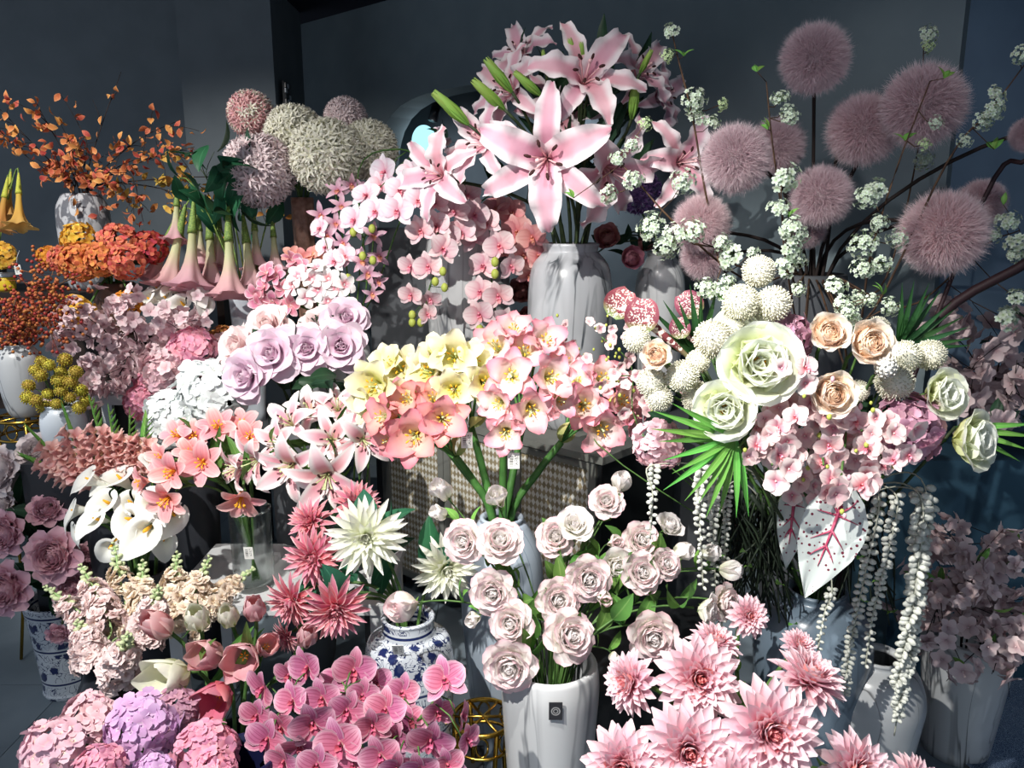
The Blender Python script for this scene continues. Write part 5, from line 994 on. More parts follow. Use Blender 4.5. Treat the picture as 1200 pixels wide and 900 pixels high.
for i, (lab, path) in enumerate((('shaded blossom branch high behind the dark palm fan', [(1150, 470, 2.4), (1140, 420, 2.25), (1110, 385, 2.2)]), ('shaded blossom branch reaching the right wall', [(1160, 470, 2.4), (1175, 410, 2.25), (1195, 370, 2.2)]), ('shaded blossom branch above the big white rose', [(1150, 480, 2.4), (1150, 440, 2.22), (1130, 430, 2.16)]), ('shaded blossom branch low beside the green palm tips', [(1165, 490, 2.4), (1185, 450, 2.22), (1190, 455, 2.15)]))):
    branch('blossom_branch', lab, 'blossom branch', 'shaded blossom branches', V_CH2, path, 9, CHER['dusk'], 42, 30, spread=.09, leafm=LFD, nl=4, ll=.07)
for i, (lab, path) in enumerate((('dusky blossom branch low over the tapered marbled vase', [(1138, 720, 2.05), (1150, 690, 1.95), (1140, 660, 1.9)]), ('dusky blossom branch reaching up under the navy plinth', [(1140, 715, 2.05), (1170, 670, 1.95), (1190, 630, 1.92)]), ('dusky blossom branch hanging behind the longest strands', [(1130, 715, 2.05), (1105, 700, 1.92), (1090, 745, 1.88)]), ('dusky blossom branch stretched towards the picture edge', [(1140, 715, 2.05), (1180, 715, 1.95), (1210, 740, 1.9)]), ('dusky blossom branch straight above the tapered vase', [(1135, 710, 2.05), (1120, 660, 1.95), (1125, 640, 1.95)]), ('dusky blossom branch nearest the caladium leaf', [(1130, 715, 2.05), (1090, 690, 2.0), (1075, 720, 1.98)]), ('dusky blossom branch with a bright leaf tuft, low', [(1138, 720, 2.05), (1150, 735, 1.92), (1180, 775, 1.88)]))):
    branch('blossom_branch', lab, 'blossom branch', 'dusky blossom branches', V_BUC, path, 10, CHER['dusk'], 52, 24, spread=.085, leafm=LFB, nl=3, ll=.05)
# orange leaf branches
M_OR = petal_mat('orange leaf', [(0, '#b0501a'), (.5, '#d0682a'), (1, '#e08a44')], edge=('#e8a868', .5, 1, .4), hv=.03, vv=.4, sat=.92); OLF = [leaf_mesh('leaf', M_OR, 1, .62, a0=50, a1=100, nu=1, nv=4) for _ in range(2)]
for lab, path in (('orange leaf branch sweeping to the picture edge', [(85, 215, 3.3), (50, 180, 3.25), (0, 128, 3.2)]), ('orange leaf branch curving low at the outer side', [(85, 215, 3.3), (40, 190, 3.2), (-5, 150, 3.15)]), ('orange leaf branch with a five leaf rosette on top', [(88, 212, 3.3), (70, 170, 3.25), (46, 128, 3.2)]), ('tall thin bare orange leaf branch', [(100, 212, 3.3), (118, 150, 3.35), (142, 84, 3.4)]), ('orange leaf branch rising towards the wall column', [(105, 214, 3.3), (160, 165, 3.25), (212, 140, 3.2)]), ('orange leaf branch reaching the dark trumpet leaves', [(108, 216, 3.3), (170, 188, 3.2), (228, 172, 3.15)]),
        ('orange leaf branch full of leaves over the hydrangeas', [(105, 216, 3.3), (150, 190, 3.2), (180, 185, 3.15)]), ('short orange leaf branch straight over the vase', [(90, 214, 3.3), (85, 180, 3.2), (80, 162, 3.15)]), ('orange leaf branch hanging down beside the clouded vase', [(105, 215, 3.3), (150, 200, 3.2), (168, 260, 3.1)]), ('thin orange leaf branch with few leaves', [(95, 212, 3.3), (102, 170, 3.3), (90, 142, 3.3)])):
    bare = 'bare' in lab or 'thin' in lab
    branch('leaf_branch', lab, 'branch', 'orange leaf branches', V_ORA, path, 4 if bare else 9, OLF, 12 if bare else 52, 11, r=.003, spread=.07, pname='leaf')
# yellow hanging sprays behind the trumpets
YL = [leaf_mesh('leaf', petal_mat('amber leaf', [(0, '#b87a1c'), (.5, '#d8a030'), (1, '#e2b850')], hv=.03), 1, .6, a0=50, a1=100, nu=1, nv=4)]
for lab, path in (('amber spray behind the upper angel trumpets', [(130, 215, 3.38), (200, 225, 3.3), (220, 262, 3.28)]), ('amber spray hanging behind the dark trumpet leaves', [(130, 215, 3.38), (230, 215, 3.34), (262, 272, 3.32)]), ('amber spray beneath the pale pink allium', [(130, 215, 3.4), (280, 210, 3.42), (312, 262, 3.4)])): branch('leaf_branch', lab, 'branch', 'amber sprays', V_ORA, path, 5, YL, 36, 11, spread=.06, pname='leaf')
# berries
M_BERRY = petal_mat('orange berry', [(0, '#7a2c14'), (.5, '#a8481e'), (1, '#b8602c')], hv=.03, vv=.4)
def berry_branch(lab, path):
    P = [at(*q) for q in path]; foot = Vector((V_BER['x'], V_BER['y'], V_BER['zm'] - .15)); m = Vector((V_BER['x'], V_BER['y'], V_BER['zm'])); pts = [Vector(q) for q in smooth_path([foot, m] + P, 5)]
    root = thing('berry_branch', lab, 'berry branch', foot, 'berry branches'); put_stem(root, foot, pts, .0022, G_BROWN); b = MB()
    for i in range(120):
        q = pts[random.randint(7, len(pts) - 1)]; e = q + Vector(np.random.normal(0, .034, 3)); b.add(ball(.0058, None, None, 5, 4), T3(e - foot))
        if i % 3 == 0: b.add(tube([q - foot, e - foot], .0007, 3), r=.2)
    part('berries', b.mesh('berries', M_BERRY), root, kind='stuff')
for lab, path in (('berry branch at the picture edge', [(15, 385, 2.58), (-5, 350, 2.5)]), ('berry branch leaning over the black veined vase', [(22, 385, 2.58), (20, 350, 2.5), (12, 375, 2.4)]), ('berry branch reaching the clay pot', [(28, 385, 2.6), (60, 340, 2.6), (95, 322, 2.6)]), ('berry branch in the middle, thickest', [(28, 385, 2.58), (52, 355, 2.5), (58, 325, 2.48)]), ('berry branch hanging low beside the craspedia', [(28, 388, 2.58), (52, 370, 2.48), (62, 398, 2.42)]), ('berry branch high under the amber flower head', [(26, 385, 2.6), (38, 330, 2.6), (48, 308, 2.6)]), ('berry branch leaning towards the blush blossom', [(30, 386, 2.58), (62, 362, 2.5), (74, 350, 2.46)])): berry_branch(lab, path)
# stocks: ruffled florets below, green buds at the tip
M_STK = {k: [ruffled(petal_mat('stock ' + k, v, vv=.3)) for _ in range(2)] for k, v in dict(blush=[(0, '#e6c9a8'), (.4, '#eccfcb'), (1, '#efdad8')], cream=[(0, '#dcc088'), (.4, '#efd8bc'), (1, '#f2e3d2')]).items()}
SBUD = MB().add(ball(.5, .5, .7, 6, 5)).mesh('bud', plain('pale stock bud', '#a8b88a', .6, col2='#c6cda4'))
for lab, key, (x0, y0, Y0), (x1, y1, Y1) in (('cream stock spike with green tip standing beside the callas', 'cream', (150, 735, 1.78), (134, 640, 1.92)), ('blush stock spike reaching over the porcelain vase', 'blush', (120, 745, 1.72), (56, 690, 1.82)), ('blush stock spike in front with the lowest florets', 'blush', (140, 790, 1.58), (150, 745, 1.5)), ('cream stock spike in the middle of the bunch', 'cream', (165, 740, 1.74), (168, 660, 1.86)), ('cream stock spike leaning to the glass vase', 'cream', (215, 735, 1.78), (245, 655, 1.9)),
        ('cream stock spike reaching the table and tulips', 'cream', (235, 720, 1.82), (296, 668, 1.92)), ('blush stock spike under the low calla', 'blush', (130, 735, 1.72), (96, 665, 1.84)), ('blush stock spike above the leaning pink tulip', 'blush', (170, 745, 1.66), (186, 690, 1.66)), ('cream stock spike close to the shaded calla', 'cream', (200, 725, 1.8), (208, 650, 1.92)), ('blush stock spike drooping beside the black vase', 'blush', (110, 775, 1.64), (92, 730, 1.66))):
    A, B = at(x0, y0, Y0), at(x1, y1, Y1); foot = Vector((V_BLK['x'], V_BLK['y'], .36)); m = Vector((V_BLK['x'], V_BLK['y'], V_BLK['zm'])) + (A - Vector((V_BLK['x'], V_BLK['y'], A.z))) * .1
    pts = [Vector(q) for q in smooth_path([foot, m, A, A.lerp(B, .5) + Vector((0, 0, .012)), B], 6)]; root = thing('stock_flower', lab, 'stock', foot, 'blush and cream stocks'); put_stem(root, foot, pts, .003, G_PALE)
    ax = (B - A).normalized(); L = (B - A).length
    for i in range(42):
        f = i / 41; q = A.lerp(B, f * .74 - .12) ; d = Vector((math.cos(i * 2.4), math.sin(i * 2.4), .25)); d = (d - ax * d.dot(ax) + ax * (.2 + .5 * f)).normalized(); R = .036 * (1 - .35 * f)
        part('floret', rc(M_STK[key]), root, T3(q + d * R - foot) @ aim(jit(d, .3), i * 50) @ Matrix.Scale(random.uniform(.036, .05) * (1 - .3 * f), 4))
    for i in range(16):
        f = i / 15; q = A.lerp(B, .64 + .4 * f); d = Vector((math.cos(i * 2.4), math.sin(i * 2.4), .5)).normalized(); s = .014 * (1.1 - .6 * f)
        part('bud', SBUD, root, T3(q + d * s * .9 - foot) @ aim(d) @ Matrix.Scale(s, 4), label='pale green bud')
# gladiolus
M_GL = petal_mat('salmon gladiolus petal', [(0, '#eed0a8'), (.25, '#e5a49c'), (.7, '#ecb4ae'), (1, '#f1cfc8')]); GLF = [MB() for _ in range(2)]
for b in GLF:
    for i in range(6): b.add(petal(.6, .34, BROAD, 12, 70 + random.uniform(-10, 25), 1.3, .8, .05, 2, 2, 5), Rz(60 * i))
GLF = [b.mesh('bloom', M_GL) for b in GLF]; GBUD = leaf_mesh('bud_sheath', M_LEAFB, 1, .34, (.5, 1, .9, .6, .05), 30, 5, 1.2)
for lab, (x0, y0), (x1, y1) in (('salmon gladiolus spike leaning to the peonies', (90, 560), (34, 503)), ('salmon gladiolus spike below the outermost one, green tip sideways', (95, 565), (28, 535)), ('salmon gladiolus spike standing before the white vase', (100, 555), (74, 478)), ('salmon gladiolus spike with the longest bright green tip', (130, 555), (106, 470)), ('salmon gladiolus spike upright under the stool', (140, 560), (128, 482)), ('salmon gladiolus spike in front of the stool leg', (150, 560), (152, 486)), ('salmon gladiolus spike beside the white hydrangea', (165, 560), (172, 490)), ('salmon gladiolus spike hanging low over the callas', (120, 575), (110, 530))):
    A, B = at(x0, y0, 2.2), at(x1, y1, 2.2); foot = Vector((V_GLA['x'], V_GLA['y'], V_GLA['zm'] - .25)); m = Vector((V_GLA['x'], V_GLA['y'], V_GLA['zm']))
    pts = [Vector(q) for q in smooth_path([foot, m, A, B], 6)]; root = thing('gladiolus', lab, 'gladiolus', foot, 'salmon gladiolus'); put_stem(root, foot, pts, .003, G_STEM); ax = (B - A).normalized()
    for i in range(9):
        q = A.lerp(B, i / 9 * .66 - .05); sd = Vector((1 if i % 2 else -1, -.6, .2)); d = (sd * .7 + ax * .7).normalized(); part('bloom', rc(GLF), root, T3(q + d * .012 - foot) @ aim(d, i * 40) @ Matrix.Scale(.098 * (1 - .035 * i), 4))
    for i in range(9):
        q = A.lerp(B, .55 + i / 9 * .48); d = (Vector((1 if i % 2 else -1, -.3, .2)) * .35 + ax).normalized(); part('bud_sheath', GBUD, root, T3(q - foot) @ aim(d, 180 * (i % 2)) @ Matrix.Scale(.05 * (1.1 - .06 * i), 4), label='bright green bud tip')

# ---------------------------------------------------------------- the big bouquet
flB = dict(stiff=.35, inset=.2, up=.12)
bunch('rose', 'rose', 'large white roses', V_BOU, 1.62, BIGROSE, [(886, 427, 106, -.1, .12, 'largest white rose with yellow stamens in the bouquet', -.08), (850, 478, 80, -.3, .0, 'white rose below the largest one, beside the palm fan', -.1), (1094, 462, 68, .3, .1, 'white rose in shade beneath the cream pompoms', .0), (1124, 516, 80, .55, .1, 'white rose turned sideways at the far end of the bouquet', -.02), (866, 398, 72, -.1, .6, 'white rose half hidden behind the largest one', .04)], G_STEM, .004, **flB)
bunch('rose', 'rose', 'peach roses', V_BOU, 1.58, PEACH, [(968, 394, 52, -.1, .3, 'peach rose upper one next to the pink hydrangea florets', .02), (1012, 405, 60, .05, .2, 'peach rose with the orange heart beside the small white ball', -.02), (970, 461, 60, -.05, .05, 'peach rose lowest of the three, over the pink sprays', -.06), (772, 418, 40, -.4, .2, 'pale peach rosebud among cream pompoms near the amaryllis', .0)], G_STEM, .004, sz=1.15, **flB)
for px, py, d, fx, fy, dy, lab in ((889, 318, 40, 0, .5, .06, 'cream pompom flower topmost of the upright trio'), (868, 355, 46, -.2, .3, .02, 'cream pompom flower in the trio, outer lower one'), (906, 356, 44, .2, .3, .02, 'cream pompom flower in the trio, inner lower one'), (836, 397, 48, -.3, .2, 0, 'cream pompom flower with a tan heart beside the big rose'), (858, 384, 34, 0, .4, .03, 'cream pompom flower behind the tan hearted one'), (764, 448, 38, -.5, .2, -.02, 'cream pompom flower outermost beside the amaryllis'), (772, 466, 34, -.4, 0, -.03, 'cream pompom flower lowest by the palm fan'), (800, 441, 40, -.2, .1, -.04, 'cream pompom flower in the middle of the low group'),
        (818, 424, 30, -.1, .2, 0, 'small cream pompom flower between the low group and tan hearted one'), (818, 466, 40, -.2, -.2, -.02, 'cream pompom flower drooping over the palm fan hub'), (1060, 418, 40, .2, .3, .02, 'cream pompom flower next to the dark palm fan'), (1090, 416, 38, .5, .2, .04, 'cream pompom flower nearest the shaded blossom'), (1048, 448, 46, .2, .0, -.02, 'cream pompom flower under the small white ball'), (1005, 458, 28, .3, 0, 0, 'small cream pompom flower next to the lowest peach rose'), (746, 398, 34, -.5, .4, .05, 'cream pompom flower under the mottled pitcher leaf'), (1028, 385, 30, .2, .6, .08, 'shaded cream pompom flower behind the peach rose')):
    flower('pompom_flower', lab, 'pompom flower', 'cream pompom flowers', V_BOU, dict(heart=('floret_ball', rc(POM), 'stuff'), pieces=[]), px, py, 1.62 + dy, d, fx, fy, G_STEM, .003, inset=.3, stiff=.35)
flower('button_flower', 'small tight white button flower beside the peach rose', 'flower', None, V_BOU, dict(heart=('floret_ball', rod_ball(petal_mat('white button', [(0, '#d9d6c6'), (1, '#f1f0ea')]), 70, .40, .5, thick=.075), 'stuff'), pieces=[]), 1038, 430, 1.52, 28, 0, .3, G_STEM, .003, stiff=.35)
head('hydrangea', 'pale pink hydrangea head between the big white and peach roses', 'hydrangea', 'bouquet hydrangeas', V_BOU, 'mauve', 925, 396, 1.66, 62, 0, .3, n=44, fs=.34)
head('hydrangea', 'mauve hydrangea head beside the sideways white rose', 'hydrangea', 'bouquet hydrangeas', V_BOU, 'mauve', 1062, 500, 1.6, 92, .3, 0, n=64, fs=.3, z0=-.4)
head('hydrangea', 'pale pink hydrangea head hanging behind the green palm fan', 'hydrangea', 'bouquet hydrangeas', V_BOU, 'pale', 772, 520, 1.68, 66, -.4, -.2, n=50, fs=.32)
SM = {k: phal(petal_mat('small orchid ' + k, v, stripes=('#d48a9a', 9, .25)), M_PHB, M_LIP) for k, v in dict(a=[(0, '#d0607c'), (.3, '#e6aab4'), (.6, '#f0dcda'), (1, '#f1e3df')], b=[(0, '#c85a6c'), (.3, '#e2b0b4'), (1, '#ecd2ce')]).items()}
M_SFL = [floret(petal_mat('small orchid bloom ' + k, v), 5, .5, .5, 50, 92, ROUND, 4) for k, v in dict(a=[(0, '#cf5a76'), (.3, '#e3a2ae'), (.6, '#eed8d6'), (1, '#f0e2de')], b=[(0, '#d0687c'), (.35, '#e6bcc0'), (1, '#ecd2ce')]).items()]
for lab, c, path, n in (('blush orchid spray straight under the lowest peach rose', 0, [(965, 600, 1.7), (960, 500, 1.6), (965, 545, 1.48)], 14), ('blush orchid spray hanging over the caladium leaf', 0, [(960, 600, 1.7), (990, 505, 1.58), (985, 565, 1.46)], 14), ('blush orchid spray under the white rose and over the palm fan', 0, [(950, 600, 1.7), (900, 495, 1.6), (865, 525, 1.48)], 15), ('blush orchid spray in the middle low edge of the bouquet', 0, [(950, 600, 1.7), (920, 510, 1.58), (905, 545, 1.46)], 15), ('blush orchid spray beside the mauve hydrangea', 0, [(965, 600, 1.7), (1010, 500, 1.6), (1035, 540, 1.5)], 13), ('blush orchid spray climbing between white and peach roses', 0, [(955, 580, 1.7), (930, 470, 1.58), (935, 425, 1.52)], 9), ('blush orchid spray above the leaf, close to the roses', 0, [(955, 600, 1.7), (940, 490, 1.6), (915, 490, 1.5)], 12), ('blush orchid spray under the big peach rose', 0, [(960, 600, 1.7), (1000, 490, 1.58), (1010, 505, 1.5)], 11)):
    P = [at(*q) for q in path]; foot = Vector((V_BOU['x'], V_BOU['y'], V_BOU['zm'] - .2)); m = Vector((V_BOU['x'], V_BOU['y'], V_BOU['zm'])); pts = [Vector(q) for q in smooth_path([foot, m] + P, 6)]
    root = thing('orchid_spray', lab, 'orchid', foot, 'blush orchid sprays'); put_stem(root, foot, pts, .0025, G_STEM)
    for i in range(int(n * 1.5)):
        q = pts[-1 - random.randint(0, 11)] + Vector((np.clip(np.random.normal(0, .036), -.06, .06), -min(.05, abs(np.random.normal(.02, .02))), np.clip(np.random.normal(0, .03), -.04, .06))); f = jit(face(random.uniform(-.4, .4), random.uniform(-.3, .4)), .15)
        if i % 3 == 0: put_bloom(root, foot, rc(list(SM.values())), q, f, random.uniform(.05, .066), random.uniform(-30, 30), True)
        else: part('bloom', rc(M_SFL), root, T3(q - foot) @ aim(f, random.uniform(0, 360)) @ Matrix.Scale(random.uniform(.04, .058), 4))
    for i in range(7): part('bud', BEADP if i % 2 else BEAD, root, T3(pts[-1 - random.randint(0, 8)] + Vector(np.random.normal(0, .03, 3)) - Vector((0, .03, 0)) - foot) @ Matrix.Scale(random.uniform(.007, .011), 4))
# small coral pink sprays above the leaning amaryllis
for lab, path, n in (('thin spray of tiny pink blooms before the marbled lily vase', [(700, 520, 1.9), (690, 430, 2.1), (640, 385, 2.1)], 10), ('spray of tiny pink blooms over the leaning amaryllis', [(760, 520, 1.85), (740, 430, 1.95), (705, 395, 1.95)], 15), ('spray of tiny pink blooms between amaryllis and pompoms', [(790, 540, 1.8), (750, 450, 1.85), (722, 440, 1.85)], 15)):
    P = [at(*q) for q in path]; foot = Vector((V_BOU['x'], V_BOU['y'], V_BOU['zm'] - .2)); m = Vector((V_BOU['x'] - .03, V_BOU['y'], V_BOU['zm'])); pts = [Vector(q) for q in smooth_path([foot, m] + P, 6)]
    root = thing('orchid_spray', lab, 'orchid', foot, 'tiny pink sprays'); put_stem(root, foot, pts, .0018, G_STEM)
    for i in range(n):
        q = pts[-1 - random.randint(0, 8)] + Vector(np.random.normal(0, .034, 3)); part('bloom', rc(M_SFL), root, T3(q - foot) @ aim(jit(face(0, .1), .4), random.uniform(0, 360)) @ Matrix.Scale(random.uniform(.028, .042), 4))
    for i in range(14): part('bud', BEAD, root, T3(pts[-1 - random.randint(0, 9)] + Vector(np.random.normal(0, .03, 3)) - foot) @ Matrix.Scale(random.uniform(.006, .009), 4))
# palm fans
def palm(lab, hub, Y, angs, L, mat, stem_to, tilt=.1, W=.1):
    h = at(*hub, Y); foot = Vector((stem_to['x'], stem_to['y'], stem_to['zm'] - .2)); m = Vector((stem_to['x'], stem_to['y'], stem_to['zm'])); root = thing('palm_fan', lab, 'palm leaf', foot, 'palm fans')
    pts = [Vector(q) for q in smooth_path([foot, m, h], 6)]; put_stem(root, foot, pts, .004, G_DARK)
    me = MB().add(petal(1, W, (.25, .7, 1, .95, .7, .35, .03), 84, 96, 1, .9, nu=1, nv=6)).mesh('leaflet', mat)
    for i, a in enumerate(angs):
        d = Vector((math.cos(math.radians(a)), random.uniform(-.25, .1) - tilt, math.sin(math.radians(a)))).normalized(); nrm = Vector((0, -1, .15)); nrm = (nrm - d * nrm.dot(d)).normalized(); y = nrm.cross(d)
        part('leaflet', me, root, T3(h - foot) @ Matrix((d, y, nrm)).transposed().to_4x4() @ Matrix.Scale(L * random.uniform(.88, 1.05), 4))
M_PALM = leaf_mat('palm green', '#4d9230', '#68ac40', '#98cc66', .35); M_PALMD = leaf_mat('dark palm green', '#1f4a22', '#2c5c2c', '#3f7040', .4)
palm('bright green palm fan under the white rose', (862, 512), 1.5, list(range(150, 292, 11)), .17, M_PALM, V_BOU)
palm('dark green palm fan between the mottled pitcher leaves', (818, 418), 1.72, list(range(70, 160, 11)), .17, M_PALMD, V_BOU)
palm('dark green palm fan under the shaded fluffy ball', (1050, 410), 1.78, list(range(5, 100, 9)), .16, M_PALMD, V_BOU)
palm('green palm tips sticking out past the sideways white rose', (1120, 500), 1.7, (-28, -16, -4, 8), .16, M_PALM, V_BOU)
# pitcher leaves
k_ = petal_mat('mottled pitcher', [(0, '#7f9a5c'), (.3, '#6c2a38'), (.7, '#84384a'), (1, '#96505c')], spots=('#e2cfc4', 16, .52)); 
PIT = MB().add(lathe([(.02, 0), (.035, .3), (.055, .62), (.075, .92), (.09, 1.0), (.07, .97)], 12)).mesh('pitcher', k_)
HOOD = MB().add(petal(1, 1, [.35, .85, 1, 1, .92, .75, .4], 70, 118, 1, .55, .03, 2, 3, 8), T3(-.45, 0, 0), r=.4).mesh('hood', k_)
for lab, (x0, y0, Y0), (x1, y1, Y1), hs, an in (('mottled pink pitcher leaf with the round netted hood nearest the vase', (790, 440, 1.75), (729, 360, 1.8), 38, 30), ('mottled pink pitcher leaf second along, long tube', (820, 430, 1.68), (756, 374, 1.70), 42, 60), ('mottled pink pitcher leaf dark and upright before the palm', (832, 405, 1.72), (810, 362, 1.74), 34, 100), ('small mottled pitcher leaf low beside the dark palm', (835, 420, 1.7), (800, 388, 1.70), 26, 70)):
    A, B = at(x0, y0, Y0), at(x1, y1, Y1); foot = Vector((V_BOU['x'], V_BOU['y'], V_BOU['zm'] - .2)); m = Vector((V_BOU['x'] - .04, V_BOU['y'], V_BOU['zm'])); root = thing('pitcher_plant', lab, 'pitcher plant', foot, 'mottled pitcher leaves')
    put_stem(root, foot, [Vector(q) for q in smooth_path([foot, m, A], 6)], .004, G_STEM); d = B - A; part('pitcher', PIT, root, T3(A - foot) @ aim(d, 200) @ Matrix.Scale(d.length, 4))
    part('hood', HOOD, root, T3(B + d.normalized() * .008 - foot) @ aim(face(-.25, .3), an - 60) @ Matrix.Scale(ps(hs, y1, Y1), 4))
# viburnum sprigs: twig, flower clusters, small leaves
def sprig(lab, path, cl, leaves=(), V=V_FLU, group='green white viburnum sprigs'):
    P = [at(*q) for q in path]; foot = Vector((V['x'], V['y'], V['zm'] - .2)); m = Vector((V['x'], V['y'], V['zm'])); d = P[0] - m; d.z = 0; m += d.normalized() * min(V['r'] * .6, d.length)
    pts = [Vector(q) for q in smooth_path([foot, m] + P, 6)]; root = thing('viburnum_sprig', lab, 'sprig', foot, group); b = MB().add(tube([p - foot for p in pts], [.0035, .003, .0015], 5))
    for px, py, r in cl:
        Y = min(P, key=lambda q: (q - at(px, py, q.y)).length).y - random.uniform(0, .06); c = at(px, py, Y); q = min(pts[6:], key=lambda v: (v - c).length); b.add(tube([q - foot, (q + c) / 2 - foot - Vector((0, 0, .008)), c - foot], .0013, 4))
        n = max(1, int((r / 13) ** 1.6)); s = ps(2 * r, py, Y)
        for i in range(n):
            o_ = Vector(np.random.normal(0, .3, 3)) * s * (0 if n == 1 else .8); part('flower_cluster', VIB[3] if r < 10 else rc(VIB[:3]), root, T3(c + o_ - foot) @ aim(jit(face(0, .35), .45), random.uniform(0, 360)) @ Matrix.Scale(s * (1 if n == 1 else .72), 4), kind='stuff')
    part('twig', b.mesh('twig', G_BROWN), root)
    for px, py in leaves:
        Y = P[-1].y - .02; c = at(px, py, Y)
        for q in range(3): put_leaf(root, foot, c, Vector((random.uniform(-.8, .8), -.4, random.uniform(.2, 1))), .032, LFB)
        qn = min(pts[6:], key=lambda v: (v - c).length); part('twig', MB().add(tube([qn - foot, c - foot], .0012, 4)).mesh('twig', G_BROWN), root)
sprig('viburnum sprig standing highest above the pink lilies', [(850, 300, 2.3), (810, 130, 2.2), (795, 70, 2.2), (787, 36, 2.2)], [(787, 38, 11), (782, 66, 9), (812, 118, 18), (845, 122, 9), (833, 146, 12), (818, 140, 12)], [(801, 66)])
sprig('viburnum sprig with a leaf tip between lilies and fluffy balls', [(930, 330, 2.3), (908, 190, 2.0), (898, 96, 1.98)], [(914, 118, 13), (925, 138, 13), (922, 128, 10)], [(887, 84), (900, 152)])
sprig('viburnum sprig over the lily petals and violet allium', [(880, 330, 2.25), (800, 270, 2.0), (740, 205, 2.05), (722, 186, 2.1)], [(740, 170, 11), (724, 186, 11), (712, 228, 13), (742, 212, 14), (764, 268, 20), (778, 288, 18), (756, 145, 9), (800, 214, 17)], [(672, 232)])
sprig('viburnum sprig in front of the low fluffy balls', [(900, 380, 2.2), (850, 320, 1.9), (838, 290, 1.88)], [(812, 272, 18), (858, 300, 20), (845, 285, 12), (790, 275, 16), (835, 342, 15), (880, 296, 10)], [(808, 284)])
sprig('viburnum sprig below the middle fluffy ball', [(940, 400, 2.2), (920, 300, 1.9), (915, 215, 1.88)], [(917, 210, 20), (912, 246, 14), (928, 268, 16), (925, 290, 18), (918, 315, 16), (935, 305, 12), (940, 275, 10)], [(924, 255)])
sprig('viburnum sprig rising along the dark fluffy ball stems', [(1000, 400, 2.1), (1020, 300, 1.85), (1050, 200, 1.85), (1090, 95, 1.9)], [(1026, 238, 22), (1014, 288, 20), (1034, 308, 14), (1010, 318, 16), (1096, 145, 10), (1082, 170, 9), (1052, 280, 14), (1030, 262, 12)], [(1106, 92), (1060, 165)])
sprig('viburnum sprig beside the peach roses', [(990, 430, 1.9), (985, 370, 1.7), (978, 345, 1.68)], [(978, 338, 15), (992, 366, 16), (1004, 350, 12), (1040, 360, 14), (1000, 378, 14), (985, 355, 12), (1020, 350, 10)], [(1034, 345)])
sprig('viburnum sprig reaching up the wall on the blue side', [(1010, 380, 2.1), (1110, 190, 1.95), (1160, 130, 1.95), (1205, 70, 1.95)], [(1160, 128, 18), (1150, 142, 14), (1196, 64, 12), (1165, 112, 12), (1130, 165, 10)], [(1165, 175)])
sprig('dim viburnum sprig at the wall corner high up', [(1030, 340, 2.3), (1075, 180, 2.35), (1083, 40, 2.4)], [(1086, 42, 13), (1088, 54, 9), (1080, 186, 14)], [])
sprig('dim viburnum sprig behind the largest shaded fluffy ball', [(1060, 360, 2.2), (1150, 290, 2.05), (1195, 270, 2.0)], [(1180, 260, 14), (1196, 285, 18), (1165, 275, 10), (1188, 300, 14), (1176, 372, 18), (1192, 350, 14)], [(1176, 240)])
sprig('viburnum sprig between the pompom trio and the dark palm', [(930, 420, 1.9), (850, 350, 1.72), (826, 332, 1.7)], [(826, 338, 14), (846, 344, 14), (852, 330, 10), (935, 340, 10)], [(846, 352)])
# dark rods among the fluffy balls
for lab, a, q in (('thick dark stem leaning out to the upper picture edge', (1150, 240, 2.05), (1205, 186, 2.0)), ('thickest dark red stem leaning out behind the palm fan', (1080, 400, 2.0), (1215, 300, 1.9))):
    A, B = at(*a), at(*q); foot = Vector((V_BOU['x'] + .03, V_BOU['y'], V_BOU['zm'] - .2)); root = thing('dark_branch', lab, 'branch', foot, None); put_stem(root, foot, [Vector(p) for p in smooth_path([foot, Vector((V_BOU['x'] + .05, V_BOU['y'], V_BOU['zm'])), A, B], 6)], .006 if a[0] > 1100 else .012, plain('dark red stem', '#2c1a1e', .6), name='twig')

